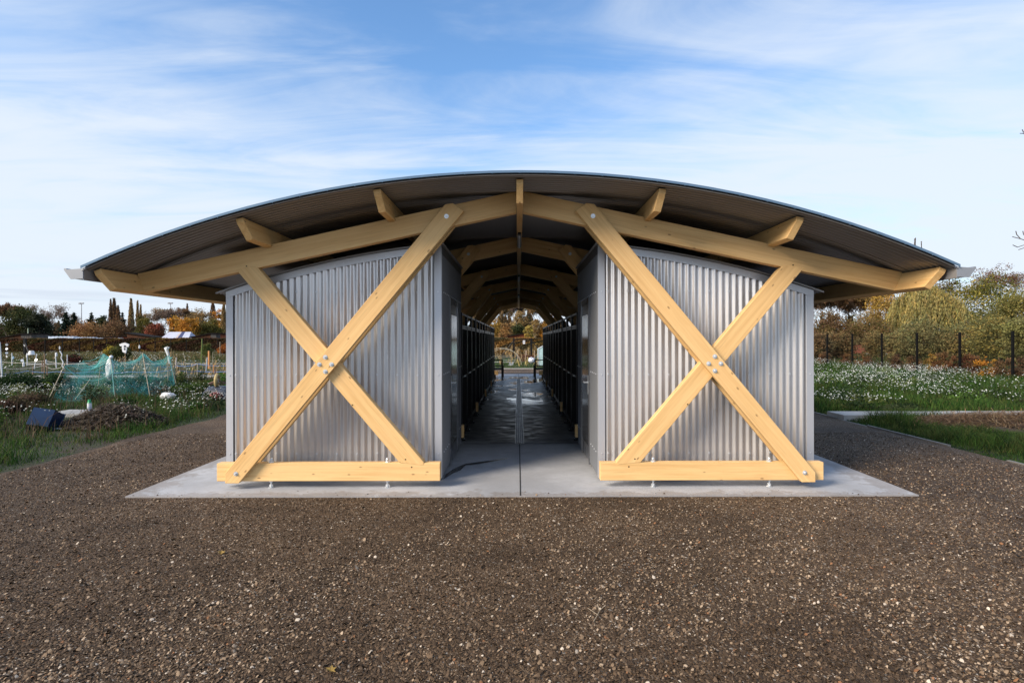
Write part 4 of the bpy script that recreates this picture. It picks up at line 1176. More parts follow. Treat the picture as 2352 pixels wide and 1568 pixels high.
wire_fence('mesh_fence', [(FX, 19.0 + 2.28 * i) for i in range(-3, 9)], 1.80, 'black wire mesh fence along the right edge of the daisy meadow', pr=.065)
lp = [(-12, 50), (57, 54), (103, 56), (143, 58), (182, 60), (215, 62), (245, 63.5), (283, 65), (320, 66), (356, 66.5), (392, 67), (428, 67.5), (466, 68), (500, 68.4), (536, 68.8)]
lf = wire_fence('wire_fence', [((x - 1190) * D / F + CX, D) for x, D in lp], 1.72, 'black wire fence on thin posts in front of the long brown hedge', wires=False, pr=.07, wr=.010)
m = MB(); p = W(57, 779, 54) - lf.location; m.tube(Vector((p.x, p.y, 1.45)), Vector((p.x + .9, p.y - .5, .0)), .05, n=6); m.box(p.x - .09, p.x + .09, p.y - .09, p.y + .09, 0, 1.8); m.build('corner_strut', BLACK, lf)
# far gate behind the passage
gx0, gx1, gD = W(1180, 779, 48).x, W(1221, 779, 48).x, 48
e = empty('garden_gate', ((gx0 + gx1) / 2, gD, GZ)); tag(e, 'black tubular garden gate with a white notice beyond the passage', 'gate'); hw = (gx1 - gx0) / 2
for s in (-1, 1):
    m = MB(); m.box(s * hw - .06, s * hw + .06, -.05, .05, 0, 1.72); m.build('post', BLACK, e)
    m = MB(); m.tube((s * hw, 0, 1.5), (s * (hw + 1.1), 0, .1), .035, n=6); m.build('strut', BLACK, e)
m = MB(); m.box(-hw + .08, -hw + .12, -.03, .0, .1, 1.58); m.box(hw - .12, hw - .08, -.03, .0, .1, 1.58); m.box(-hw - .06, hw + .06, -.04, 0.02, 1.58, 1.66); m.box(-hw + .08, hw - .08, -.03, 0, .1, .14); m.build('gate_frame', BLACK, e)
m = MB()
for q in np.linspace(-hw + .2, hw - .2, 10): m.tube((q, -.015, .12), (q, -.015, 1.64), .006, n=3)
m.build('gate_bars', BLACK, e)
m = MB(); m.box(.02, .20, -.05, -.04, 1.22, 1.52); n_ = m.build('notice', simple('white_notice', (.75, .76, .80), .6), e)
m = MB()
for (x0_, x1_, z0_, z1_) in ((.05, .17, 1.46, 1.475), (.07, .15, 1.36, 1.43), (.05, .17, 1.31, 1.32), (.05, .14, 1.27, 1.28)): m.box(x0_, x1_, -.053, -.050, z0_, z1_)
m.build('notice_print', simple('dark_print', (.15, .15, .2), .6), n_)

# ------------------------------------------------------------------ right side garden
e = empty('concrete_path_slab', (6.45, 11.3, GZ)); tag(e, 'thick pale concrete slab strip starting at the gravel edge on the right', 'path slab')
m = MB(); m.box(0, .62, 0, .62, -.02, .095); m.build('slab_piece', CONC, e)
for k in range(13):
    m = MB(); m.box(.625 + k * .62, .62 + .62 * (k + 1) - .003, 0, .62, -.02, .095 - .002 * (k % 3)); m.build('slab_piece', CONC, e)
e = empty('kerb_edging', (XR, 5.5, GZ)); tag(e, 'thin grey concrete edging between the gravel and the right grass', 'kerb')
y = 0; k = 0
while y < 24:
    L_ = .98
    if not (5.75 < y + .5 < 6.5):
        m = MB(); m.box(.0, .045, y, y + L_, -.05, .010 + .016 * math.sin(k * 2.3) + .008 * math.sin(k * 5.1)); m.build('edging_stone', CONCD, e)
    y += 1.0; k += 1
# corten planter + dark shed beyond the fence
COR = simple('rusty_steel', (.20, .062, .034), .8, 0, .35, 1.2)
D = 58; a = W(1967, 795, D); c = W(2054, 795, D)
e = empty('rusty_planter', ((a.x + c.x) / 2, D, GZ)); tag(e, 'long low rust red steel planter beyond the right fence', 'planter'); L_ = (c.x - a.x) / 2; h = a.z - GZ
m = MB(); m.box(-L_, .3 * L_, 0, .04, .1, h + .05); m.box(.35 * L_, L_, .3, .34, .1, h - .05); m.box(-L_, -L_ + .04, .04, 1.4, .1, h); m.box(L_ - .04, L_, .34, 1.4, .1, h); m.box(-L_, L_, 1.4, 1.44, .1, h); m.build('side_plates', COR, e)
m = MB(); m.box(-L_ + .04, L_ - .04, .34, 1.4, .1, h - .2); m.build('soil', simple('planter_soil', (.05, .035, .025), .9), e)
m = MB(); m.box(-.6 * L_, .5 * L_, -.5, .02, 0, .12); m.build('plinth', simple('pale_plinth', (.5, .5, .52), .6), e)
a = W(2002, 773, 70); c = W(2056, 773, 70)
e = empty('dark_shed', ((a.x + c.x) / 2, 70, GZ)); tag(e, 'low dark shed under the trees above the rusty planter', 'shed'); L_ = (c.x - a.x) / 2; h = a.z - GZ
m = MB(); m.box(-L_, L_, 0, 2.5, 0, h - .1); m.build('wall', planked('dark_wall', (.035, .022, .02)), e)
m = MB(); m.box(-L_ - .2, L_ + .2, -.2, 2.7, h - .1, h + .02); m.build('roof', ROOFD, e)
m = MB(); m.box(-.4, .4, -.03, -.002, 0, 1.4); m.build('door', planked('dark_door', (.06, .04, .035)), e)

# ------------------------------------------------------------------ grass and flowers
GR = [(.026, .070, .014), (.045, .105, .020), (.070, .130, .026), (.024, .045, .014), (.10, .12, .034)]
def blades(name, X, Y, H, Wd, cols, label, cat='grass', z0=GZ - .02, lean=.35, mat=LEAF, z=None):
    n = len(X); a = rng.uniform(0, 2 * np.pi, n); l = rng.normal(0, lean, (n, 2)) * H[:, None]
    dx, dy = np.cos(a) * Wd / 2, np.sin(a) * Wd / 2
    zz = np.full(n, z0) if z is None else z
    p0 = np.stack([X - dx, Y - dy, zz], 1); p1 = np.stack([X + dx, Y + dy, zz], 1)
    q0 = np.stack([X - dx * .7 + l[:, 0] * .35, Y - dy * .7 + l[:, 1] * .35, zz + H * .6], 1); q1 = np.stack([X + dx * .7 + l[:, 0] * .35, Y + dy * .7 + l[:, 1] * .35, zz + H * .6], 1)
    t = np.stack([X + l[:, 0], Y + l[:, 1], zz + H * rng.uniform(.8, 1, n)], 1)
    V = np.stack([p0, p1, q1, q0, t], 1).reshape(-1, 3)
    b0 = np.arange(n) * 5
    Fc = np.concatenate([np.stack([b0, b0 + 1, b0 + 2], 1), np.stack([b0, b0 + 2, b0 + 3], 1), np.stack([b0 + 3, b0 + 2, b0 + 4], 1)])
    o = np_mesh(name, V, Fc, mat, cols=np.repeat(cols, 5, 0))
    tag(o, label, cat, kind='stuff'); return o
def clumpy(X, Y, s, seed=0):
    return (np.sin(X * s + seed) * np.cos(Y * s * .8 + seed * 2) + np.sin(X * s * 2.3 + Y * s * 1.7 + seed * 3) * .6 + np.sin(Y * s * 3.1 - X * s * 1.3 + seed) * .4)
def field(n, x0, x1, y0, y1, bias=1.0):
    Y = y0 + (y1 - y0) * rng.random(n) ** bias
    return rng.uniform(x0, x1, n), Y
def spearcol(n, X, Y, pal=GR, s=1.3):
    k = ((clumpy(X, Y, s, 1) + 2) * 2.2).astype(int) % len(pal)
    mix_ = rng.random(n) < .5
    k = np.where(mix_, rng.integers(0, len(pal), n), k)
    return jitcol(pal, n, .25, .1, clump=k)
leftmask0 = lambda X, Y: X > -1.0 * Y - 2.0
# right near strip: X 6.5..15, Y 6..11.2 ; with a soil/straw patch left clear
def straw(X, Y): return ((X - 8.95) / 1.75) ** 2 + ((Y - 10.35) / .80) ** 2 < 1
X, Y = field(130000, XR + .03, 16, 5.8, 11.28)
# overhang less at edge
ok = ~(straw(X, Y) & (rng.random(len(X)) < .985)) & (X < 1.02 * Y + 1.5)
X, Y = X[ok], Y[ok]; H = (.17 + .08 * clumpy(X, Y, 1.9, 2)).clip(.06, .36) * np.where((Y > 10.5) & (X > 6.85) & (X < 7.6), 1.7, 1) * rng.uniform(.5, 1.4, len(X))
edge = np.clip((X - XR) / .6, .25, 1); H *= edge
blades('grass_right_near', X, Y, H, rng.uniform(.004, .010, len(X)), spearcol(len(X), X, Y), 'tufted green grass between the right gravel edge and the concrete strip', lean=.55).name = 'grass'
X, Y = field(110000, XR + .08, 16.4, 11.95, 34, 1.25)
ok = (X < 1.02 * Y + 1.0); X, Y = X[ok], Y[ok]
band = np.clip((Y - 12.0) / 3.5, 0, 1)
H = (.14 + .28 * band + .11 * clumpy(X, Y, 1.1, 5)).clip(.06, .62) * rng.uniform(.5, 1.15, len(X))
blades('meadow_right', X, Y, H, rng.uniform(.006, .014, len(X)) * (1 + Y / 25), spearcol(len(X), X, Y), 'tall green meadow growth in front of the right fence', lean=.3).name = 'meadow_grass'
def daisies(n, X, Y, Z, label, r=(.010, .020)):
    n = len(X); k = 6; a = np.linspace(0, 2 * np.pi, k, endpoint=False)
    R_ = rng.uniform(r[0], r[1], n); tx, ty = rng.normal(0, .35, n), rng.normal(-.25, .35, n)
    px_ = np.cos(a)[None] * R_[:, None]; py_ = np.sin(a)[None] * R_[:, None]
    pz_ = px_ * tx[:, None] - py_ * ty[:, None] * 1.0
    ring = np.stack([X[:, None] + px_, Y[:, None] + py_, Z[:, None] + pz_], 2)
    V = ring.reshape(-1, 3); Fc = np.arange(n * k).reshape(-1, k)
    c = np.array([(.66, .69, .64)]) * rng.uniform(.6, 1.0, (n, 1))
    r2 = R_ * .36
    px2 = np.cos(a[::2])[None] * r2[:, None]; py2 = np.sin(a[::2])[None] * r2[:, None]
    o = np_mesh('daisies', V, Fc, PETAL, cols=np.repeat(c, k, 0)); tag(o, label, 'flowers', kind='stuff')
    V2 = np.stack([X[:, None] + px2, Y[:, None] + py2, Z[:, None] + px2 * tx[:, None] - py2 * ty[:, None] + .003], 2).reshape(-1, 3)
    # yellow centres and stems belong to the same flowers: merge
    me = o.data
    return o
X, Y = field(26000, XR + .15, 16.4, 13.1, 32, 1.15)
den = clumpy(X, Y, .75, 3) + .5 * clumpy(X, Y, 2.1, 8)
ok = (X < 1.02 * Y + 1.0) & (rng.random(len(X)) < (.05 + .75 * den + np.clip((Y - 15) / 10, 0, .30)).clip(.015, .97)); X, Y = X[ok], Y[ok]
band = np.clip((Y - 12.0) / 3.5, 0, 1)
Z = GZ + (.16 + .36 * band) * rng.uniform(.62, 1.18, len(X))
daisies(0, X, Y, Z, 'mass of small white daisies across the right meadow', (.009, .018))
# bushy weed growth standing in the meadow
nb_ = 190; bx = rng.uniform(XR + .6, 16, nb_); by = 12.4 + 18 * rng.random(nb_) ** 1.2; per_ = 420
idx = np.repeat(np.arange(nb_), per_); bw = rng.uniform(.22, .6, nb_); bh = rng.uniform(.22, .62, nb_) * np.clip((by - 11.5) / 3, .5, 1)
U = rng.normal(size=(len(idx), 3)); U /= np.linalg.norm(U, axis=1)[:, None]; q = rng.random(len(idx)) ** .4
Pm = np.stack([bx[idx] + U[:, 0] * q * bw[idx], by[idx] + U[:, 1] * q * bw[idx], GZ + np.abs(U[:, 2]) * q * bh[idx]], 1)
cb = jitcol(GR + [(.06, .075, .03), (.03, .055, .018)], nb_, .3, .08)
o = leafquads(Pm, rng.uniform(.015, .045, len(idx)), cb[idx] * rng.uniform(.6, 1.4, (len(idx), 1)), 'meadow_weeds', aspect=2.6)
tag(o, 'bushy green weeds standing up through the right meadow', 'weeds', kind='stuff')
nb_ = 150; bx = rng.uniform(-16, XL - .5, nb_); by = rng.uniform(9.5, 22, nb_)
ok = leftmask0(bx, by) & ~(((bx + 7.75) / 1.5) ** 2 + ((by - 10.9) / 1.2) ** 2 < 1) & ~((bx > -10.7) & (bx < -8.6) & (by > 10.6) & (by < 13.4)) & ~((bx + 8.6) ** 2 + (by - 10) ** 2 < 1.2) & ~((bx > -9.3) & (bx < -6.4) & (by > 13.2) & (by < 16.2)); bx, by = bx[ok], by[ok]; nb_ = len(bx)
idx = np.repeat(np.arange(nb_), 380); bw = rng.uniform(.18, .5, nb_); bh = rng.uniform(.15, .48, nb_)
U = rng.normal(size=(len(idx), 3)); U /= np.linalg.norm(U, axis=1)[:, None]; q = rng.random(len(idx)) ** .4
Pm = np.stack([bx[idx] + U[:, 0] * q * bw[idx], by[idx] + U[:, 1] * q * bw[idx], GZ + np.abs(U[:, 2]) * q * bh[idx]], 1)
cb = jitcol(GR + [(.07, .05, .03), (.09, .07, .04), (.03, .05, .02)], nb_, .3, .08)
o = leafquads(Pm, rng.uniform(.02, .055, len(idx)), cb[idx] * rng.uniform(.6, 1.4, (len(idx), 1)), 'leafy_weeds', aspect=2.0)
tag(o, 'leafy green and brown weeds filling the left allotment beds', 'weeds', kind='stuff')
# field beyond the right fence
X, Y = field(40000, 16.6, 60, 17, 75, 1.0); ok = X < 1.0 * Y + 6; X, Y = X[ok], Y[ok]
H = rng.uniform(.08, .35, len(X)) * (1 + .4 * clumpy(X, Y, .4, 3)).clip(.4, 2)
blades('field_right', X, Y, H, rng.uniform(.03, .07, len(X)), jitcol([(.05, .075, .02), (.09, .085, .035), (.13, .085, .04), (.04, .06, .018)], len(X), .25, .1), 'rough grass beyond the right fence').name = 'rough_grass'
# beech hedge plants along the fence foot
HP = 'young beech plants along the right fence'
for i, (x, top, wpx, D, lab, cols) in enumerate([
  (2140, 800, 26, 23.5, 'young yellow brown beech plant left of the tallest group', GOLD), (2163, 806, 34, 22.8, 'rust brown beech plant right of the yellow one', RUST),
  (2190, 812, 30, 22.0, 'rust brown beech plant just left of the fifth fence post', RUST), (2232, 808, 40, 21.0, 'dark red beech plant just right of the fifth fence post', [(.12, .05, .028), (.15, .075, .035)]),
  (2272, 812, 44, 20.4, 'orange brown beech plant between the last two fence posts', ORANGE), (2310, 818, 40, 19.6, 'brown beech plant left of the last fence post', BROWN), (2345, 815, 50, 19.0, 'brown beech plant at the right edge of the photo', BROWN),
  (2060, 808, 26, 26.0, 'small brown beech plant behind the daisies', BROWN), (1950, 808, 30, 30, 'rusty beech plant behind the second fence post', RUST), (1985, 812, 30, 29, 'rusty beech plant below the planter', RUST), (1890, 806, 30, 31, 'brown beech plant beside the first fence post', BROWN), (2100, 812, 28, 24.5, 'thin brown beech plant beside the fourth fence post', BROWN)]):
    r_ = make_tree('round', CZ + (779 - top) * D / F - GZ, wpx * D / F, cols, leaf=.075, dens=.55, seed=900 + i, base=.05)
    put(r_, 'beech_plant', x, D + .3, lab, 'plant', HP)
rng = np.random.default_rng(80)
# straw heap on the right bed
def tangle(name, cx, cy, rx, ry, hmax, n, cols, label, cat, rad=.004, L=.35, z0=GZ):
    a = rng.uniform(0, 6.28, n); q = np.sqrt(rng.random(n))
    X = cx + np.cos(a) * q * rx; Y = cy + np.sin(a) * q * ry
    hh = hmax * (1 - q ** 1.6) * rng.random(n)
    d = rng.normal(size=(n, 3)); d[:, 2] *= .22; d /= np.linalg.norm(d, axis=1)[:, None]
    ln = rng.uniform(.4, 1.1, n) * L
    C = np.stack([X, Y, z0 + hh + .015], 1)
    up = np.array([0, 0, 1.0]); s = np.cross(d, up); s /= np.linalg.norm(s, axis=1)[:, None] + 1e-9; s = s * rad
    u = d * ln[:, None] / 2; sag = np.stack([np.zeros(n), np.zeros(n), rng.uniform(0, .12, n) * ln], 1)
    nrm = np.cross(s, d); nrm = nrm / (np.linalg.norm(nrm, axis=1)[:, None] + 1e-9) * rad
    V = np.stack([C - u - s, C - u + s, C + sag - s + nrm, C + sag + s + nrm, C + u - s, C + u + s], 1).reshape(-1, 3)
    b0 = np.arange(n) * 6
    Fc = np.concatenate([np.stack([b0, b0 + 1, b0 + 3, b0 + 2], 1), np.stack([b0 + 2, b0 + 3, b0 + 5, b0 + 4], 1)])
    V[:, 2] = np.maximum(V[:, 2], z0 + .003)
    o = np_mesh(name, V, Fc, LEAF, cols=np.repeat(jitcol(cols, n, .3, .06), 6, 0)); tag(o, label, cat, kind='stuff'); return o
m = MB(); nr, na = 8, 28; vs = [(8.95, 10.35, GZ + .14)]
for i in range(1, nr + 1):
    for k in range(na):
        q = i / nr; a = 6.2832 * k / na
        vs.append((8.95 + math.cos(a) * q * 1.9, 10.35 + math.sin(a) * q * .85, GZ - .01 + .15 * (1 - q ** 2) + .03 * math.sin(k * 3.1 + i * 2)))
f = [(0, 1 + k, 1 + (k + 1) % na) for k in range(na)]
for i in range(1, nr):
    for k in range(na): f.append((1 + (i - 1) * na + k, 1 + i * na + k, 1 + i * na + (k + 1) % na, 1 + (i - 1) * na + (k + 1) % na))
m.add(vs, f, True)
o = m.build('soil_mound', simple('bed_soil', (.045, .03, .021), .95, 0, .4, 12, .6)); struct(o)
tangle('dry_straw', 9.0, 10.5, 1.9, .68, .20, 6500, [(.20, .12, .065), (.28, .18, .10), (.11, .065, .04), (.34, .24, .14)], 'heap of dry brown straw on the bed at the right', 'straw', z0=GZ + .05)

# ------------------------------------------------------------------ left allotment vegetation
def leftmask(X, Y): return (X > -1.0 * Y - 2.0)
X, Y = field(120000, -17, XL - .05, 6.2, 17, 1.1); ok = leftmask(X, Y)
# open ground patches: slab (concrete), compost heap
heap = ((X + 7.75) / .9) ** 2 + ((Y - 10.9) / .75) ** 2 < 1
pth = (X > -10.3) & (X < -9.0) & (Y > 12.0) & (Y < 13.0)
dens = (.55 + .35 * clumpy(X, Y, .9, 4)).clip(.06, 1)
bedge = (X < -9.2) & (Y < 10.6)
ok &= ~heap & ~pth & (rng.random(len(X)) < dens * np.where(bedge, .45, 1)); X, Y = X[ok], Y[ok]
H = (.15 + .08 * clumpy(X, Y, 1.4, 6)).clip(.05, .38) * rng.uniform(.4, 1.3, len(X)) * np.clip((XL - X) / .5, .25, 1)
blades('grass', X, Y, H, rng.uniform(.005, .012, len(X)), spearcol(len(X), X, Y), 'green weeds and grass on the near left allotment', lean=.45)
X, Y = field(90000, -45, XL - .3, 17, 48, 1.15); ok = leftmask(X, Y)
dens = (.5 + .4 * clumpy(X, Y, .5, 9)).clip(.08, 1)
ok &= (rng.random(len(X)) < dens); X, Y = X[ok], Y[ok]
H = (.16 + .1 * clumpy(X, Y, .8, 2)).clip(.05, .45) * rng.uniform(.4, 1.3, len(X))
blades('grass', X, Y, H, rng.uniform(.01, .025, len(X)), spearcol(len(X), X, Y, GR + [(.14, .11, .05)], .6), 'patchy green growth on the farther left allotments', lean=.4)
X, Y = field(60000, -75, -18, 46, 68, 1.0); ok = leftmask(X, Y); X, Y = X[ok], Y[ok]
H = rng.uniform(.1, .45, len(X)); blades('rough_grass', X, Y, H, rng.uniform(.03, .07, len(X)), jitcol([(.09, .10, .035), (.15, .125, .06), (.06, .08, .025), (.20, .15, .075)], len(X), .25, .1), 'pale rough grass in front of the long hedge')
# feathery weeds with daisies
X, Y = field(24000, -16, XL - .5, 10.0, 17, 1.0)
den = clumpy(X, Y, .7, 12) + .5 * clumpy(X, Y, 2.0, 4)
ok = leftmask(X, Y) & (rng.random(len(X)) < (.04 + .16 * den + .22 * np.exp(-((X + 12.6) / 2.2) ** 2 - ((Y - 15.8) / 1.3) ** 2)).clip(.0, .9)); X, Y = X[ok], Y[ok]
Z = GZ + rng.uniform(.18, .42, len(X))
daisies(0, X, Y, Z, 'scattered white daisies among the weeds on the near left allotment', (.008, .016))
X, Y = field(26000, -60, -14, 19, 66, 1.0)
den = clumpy(X, Y, .33, 2) + .5 * clumpy(X, Y, .9, 4)
ok = leftmask(X, Y) & (rng.random(len(X)) < (.10 + .35 * den).clip(0, .9)); X, Y = X[ok], Y[ok]
daisies(0, X, Y, GZ + rng.uniform(.2, .45, len(X)), 'white daisies in patches far back on the left allotments', (.018, .034))
# central plot beyond passage
X, Y = field(40000, -7, 7, 31, 47, 1.0); ok = rng.random(len(X)) < (.5 + .3 * clumpy(X, Y, .9, 3)).clip(.1, 1); X, Y = X[ok], Y[ok]
blades('grass', X, Y, rng.uniform(.03, .13, len(X)), rng.uniform(.01, .03, len(X)), spearcol(len(X), X, Y, [(.05, .10, .025), (.07, .12, .03), (.04, .07, .02)]), 'green vegetable rows beyond the end of the passage')

X, Y = field(9000, -17, XL - .4, 9.0, 17, 1.0); ok = leftmask(X, Y) & (rng.random(len(X)) < (.35 + .35 * clumpy(X, Y, 1.3, 21)).clip(.02, 1)) & ~(((X + 7.75) / .9) ** 2 + ((Y - 10.9) / .75) ** 2 < 1) & ~((X > -10.3) & (X < -9.0) & (Y > 12.0) & (Y < 13.0)); X, Y = X[ok], Y[ok]
blades('dry_stalks', X, Y, rng.uniform(.12, .5, len(X)), rng.uniform(.006, .014, len(X)), jitcol([(.10, .07, .045), (.16, .11, .07), (.06, .045, .03)], len(X), .3, .08), 'brown withered stalks among the weeds on the near left allotment', lean=.35)
# shrubs / crops on the left
def bush(x, ytop, wpx, D, cols, name, lab, cat='plant', group=None, leaf=.06, dens=1.2, seed=0):
    r_ = make_tree('round', CZ + (779 - ytop) * D / F - GZ, wpx * D / F, cols, leaf=leaf, dens=dens, seed=seed, base=.03)
    return put(r_, name, x, D, lab, cat, group)
bush(48, 858, 84, 17.5, [(.016, .035, .012), (.024, .045, .016)], 'kale_plant', 'large dark green kale clump at the left edge', leaf=.08, dens=2.2, seed=41)
bush(128, 856, 46, 19.5, [(.020, .045, .015), (.03, .055, .02)], 'kale_plant', 'dark green leafy clump behind the left end of the net', leaf=.08, dens=1.4, seed=42)
bush(104, 873, 30, 18.0, [(.22, .26, .03), (.16, .22, .03)], 'lettuce_plant', 'bright yellow green plant beside the kale clump', leaf=.06, dens=1, seed=43)
bush(254, 792, 28, 42, [(.30, .22, .03), (.18, .15, .03)], 'currant_bush', 'yellow leaved bush left of the hanging shirt', leaf=.12, dens=1, seed=44)
bush(277, 788, 34, 41, [(.05, .06, .02), (.08, .08, .025)], 'currant_bush', 'dark green bush behind the hanging shirt', leaf=.12, dens=1.3, seed=45)
bush(168, 808, 34, 36, [(.07, .025, .02), (.04, .045, .02)], 'rose_bush', 'dark red and green bush left of the net top', leaf=.09, dens=1, seed=46)
bush(300, 868, 60, 17.5, [(.03, .05, .02), (.05, .06, .025)], 'weed_clump', 'dark weed clump under the right half of the net', leaf=.05, dens=1.5, seed=47)
bush(430, 880, 60, 16, [(.035, .065, .018), (.05, .08, .02)], 'weed_clump', 'green weed clump right of the net', leaf=.05, dens=1.5, seed=48)
bush(70, 900, 70, 13.5, [(.06, .05, .025), (.04, .055, .02), (.09, .06, .04)], 'weed_clump', 'brown and green weed clump above the blue crate', leaf=.05, dens=1.3, seed=49)
bush(18, 905, 60, 12.5, [(.08, .05, .035), (.05, .045, .02)], 'weed_clump', 'brown withered clump at the left edge', leaf=.05, dens=1.2, seed=50)
bush(475, 785, 22, 50, [(.08, .10, .03), (.11, .12, .035)], 'climbing_plant', 'green climbing plant in front of the hedge near the cabin', leaf=.12, dens=1, seed=51)
bush(516, 788, 26, 55, [(.36, .13, .03), (.28, .10, .03)], 'beech_plant', 'bright orange plant in front of the hedge at the cabin corner', leaf=.13, dens=1, seed=52)
# dried corn / maize
DRY = [(.38, .28, .14), (.30, .21, .10), (.45, .35, .19)]
def corn(x, ytop, D, n, lab, name='dried_maize', spread=.5, grp='withered maize on the plots', base_y=None, seed=0, cols=DRY, hm=None):
    rr = random.Random(seed); e = empty(name)
    h = (CZ + (779 - ytop) * D / F - GZ)
    st = MB(); lv = MB()
    for i in range(n):
        bx, by = (rr.uniform(-spread, spread), rr.uniform(-.3, .3)) if spread > .25 else (rr.uniform(-.012, .012), rr.uniform(-.012, .012)); hh = h * rr.uniform(.6, 1)
        tx = bx + rr.uniform(-.12, .12) + (rr.uniform(-spread, spread) if spread <= .25 else 0)
        st.tube((bx, by, 0), (tx, by, hh), .013, .007, 5)
        for k in range(6):
            f = (k + 1) / 7; z = hh * f; a = rr.uniform(0, 6.28); L_ = rr.uniform(.25, .5)
            c0 = Vector((bx + (tx - bx) * f, by, z)); d = Vector((math.cos(a), math.sin(a), 0)); sd_ = Vector((-math.sin(a), math.cos(a), 0)) * .022
            p1 = c0 + d * L_ * .4 + Vector((0, 0, .10)); p2 = c0 + d * L_ * .7 + Vector((0, 0, -L_ * .35))
            lv.add([c0 - sd_ * .5, c0 + sd_ * .5, p1 + sd_, p1 - sd_, p2], [(0, 1, 2, 3), (3, 2, 4)])
    c = jitcol(cols, 1)[0]
    st.build('stem', simple('dry_stem', tuple(cols[0]), .8), e); lv.build('leaves', simple('dry_leaf', tuple(cols[1]), .8, 0, .3, 6), e)
    put(e, name, x, D, lab, 'maize', grp); return e
corn(295, 812, 30, 7, 'group of withered maize right of the hanging shirt', seed=1, spread=.7)
corn(322, 806, 29, 7, 'withered maize group above the tallest net peak', seed=2, spread=.6)
corn(345, 833, 24, 9, 'withered maize seen through the net', seed=3, spread=1.1)
corn(402, 817, 25, 6, 'withered maize clump right of the net top', seed=4, spread=.35)
corn(475, 812, 26, 8, 'withered maize clump around the orange tipped stake', seed=5, spread=.6)
corn(500, 820, 25, 6, 'withered maize clump at the cabin corner', seed=6, spread=.5)
corn(385, 795, 34, 5, 'tall thin withered maize behind the white bottle', seed=7, spread=.8)
GM = 'maize beyond the end of the passage'
corn(1194, 824, 34.5, 4, 'yellow green maize plant in the centre beyond the passage', grp=GM, seed=8, spread=.15, cols=[(.40, .32, .12), (.36, .30, .11)])
corn(1210, 818, 34.5, 3, 'yellow maize plant right of the centre one', grp=GM, seed=9, spread=.12, cols=[(.40, .32, .12), (.34, .28, .10)])
corn(1150, 812, 36, 5, 'pale maize stalk at the left of the passage opening', grp=GM, seed=10, spread=.15)
corn(1184, 803, 38, 7, 'tall pale withered maize behind the hoops', grp=GM, seed=11, spread=.35)
corn(1165, 790, 52, 14, 'row of dried maize in front of the far hedge, left part', grp=GM, seed=12, spread=1.2)
corn(1200, 790, 53, 14, 'row of dried maize in front of the far hedge, middle part', grp=GM, seed=13, spread=1.2)
corn(1236, 790, 52, 14, 'row of dried maize in front of the far hedge, right part', grp=GM, seed=14, spread=1.2)
corn(1232, 818, 33.5, 4, 'dried maize beside the small greenhouse', grp=GM, seed=15, spread=.15)

# hoops
HOOP = simple('white_hoop', (.50, .47, .38), .6)
for k, (xc, r_, D, lab) in enumerate(((1156, 1.15, 36, 'front pale plastic hoop beyond the passage'), (1152, 1.22, 37.5, 'rear pale plastic hoop beyond the passage'))):
    c0 = W(xc, 779, D); e = empty('garden_hoop', (c0.x, D, GZ)); m = MB()
    m.path([(math.cos(t) * r_, 0, math.sin(t) * (1.0 + .05 * k)) for t in np.linspace(0, math.pi, 17)], .010, 6)
    bpy.data.objects.remove(e); o = m.build('garden_hoop', HOOP); o.location = (c0.x, D, GZ); tag(o, lab, 'hoop', 'hoops over a bed beyond the passage')
# path strips beyond
def strip(xa, xb, y, D, dd, lab, z=.02):
    a = W(xa, 779, D).x; c = W(xb, 779, D).x
    m = MB(); m.box(a, c, D, D + dd, GZ - .05, GZ + z); o = m.build('garden_path', CONC); struct(o); return o
strip(1060, 1330, 0, 43.5, .8, ''); strip(1060, 1330, 0, 40.2, .35, '')
m = MB(); a = W(1173, 0, 35.5).x; m.box(a - .15, a + .15, 35.5, 40, GZ - .05, GZ + .02); struct(m.build('garden_path', CONC))
m = MB(); m.box(-7, 7, 30.85, 30.95, GZ - .05, GZ + .05); struct(m.build('bed_edging', CONC))
strip(-40, 560, 0, 24.6, .75, '', .05); strip(60, 520, 0, 38, .7, '', .04)
# greenhouse piece, white bag, compost boxes beyond the passage
GL = simple('greenhouse_sheet', (.42, .60, .62), .25, 0, .25, 3)
p = W(1240, 779, 34); e = empty('small_greenhouse', (p.x, 34, GZ)); tag(e, 'small greenhouse of bluish sheet with sloping roof beyond the passage', 'greenhouse')
m = MB(); m.prism([(-.10, 0), (1.6, 0), (1.6, 1.45), (.75, 1.5), (-.10, 1.02)], 0, 1.6); m.build('sheeting', GL, e)
m = MB()
for (x0_, z1_) in ((-.12, 1.03), (.4, 1.33), (.78, 1.52)): m.box(x0_, x0_ + .035, -.03, -.002, 0, z1_)
m.tube((-.13, -.02, 1.03), (.75, -.02, 1.53), .02, n=6); m.build('frame', simple('white_frame', (.7, .72, .74), .4), e)
def bag(x, y, D, w, h, lab, name='plastic_bag', col=(.72, .74, .80), seed=3):
    rr = random.Random(seed); m = MB(); c = W(x, y, D)
    m.blob((0, 0, h * .5), .5, 3, .24, (w, w * .7, h), rr)
    o = m.build(name, simple('bag_plastic', col, .45, 0, .3, 10, .3)); o.location = (c.x, D, c.z); tag(o, lab, 'bag'); return o
bag(1221, 834, 32.5, .36, .34, 'crumpled white plastic bag on a stake beyond the passage', col=(.50, .53, .60))
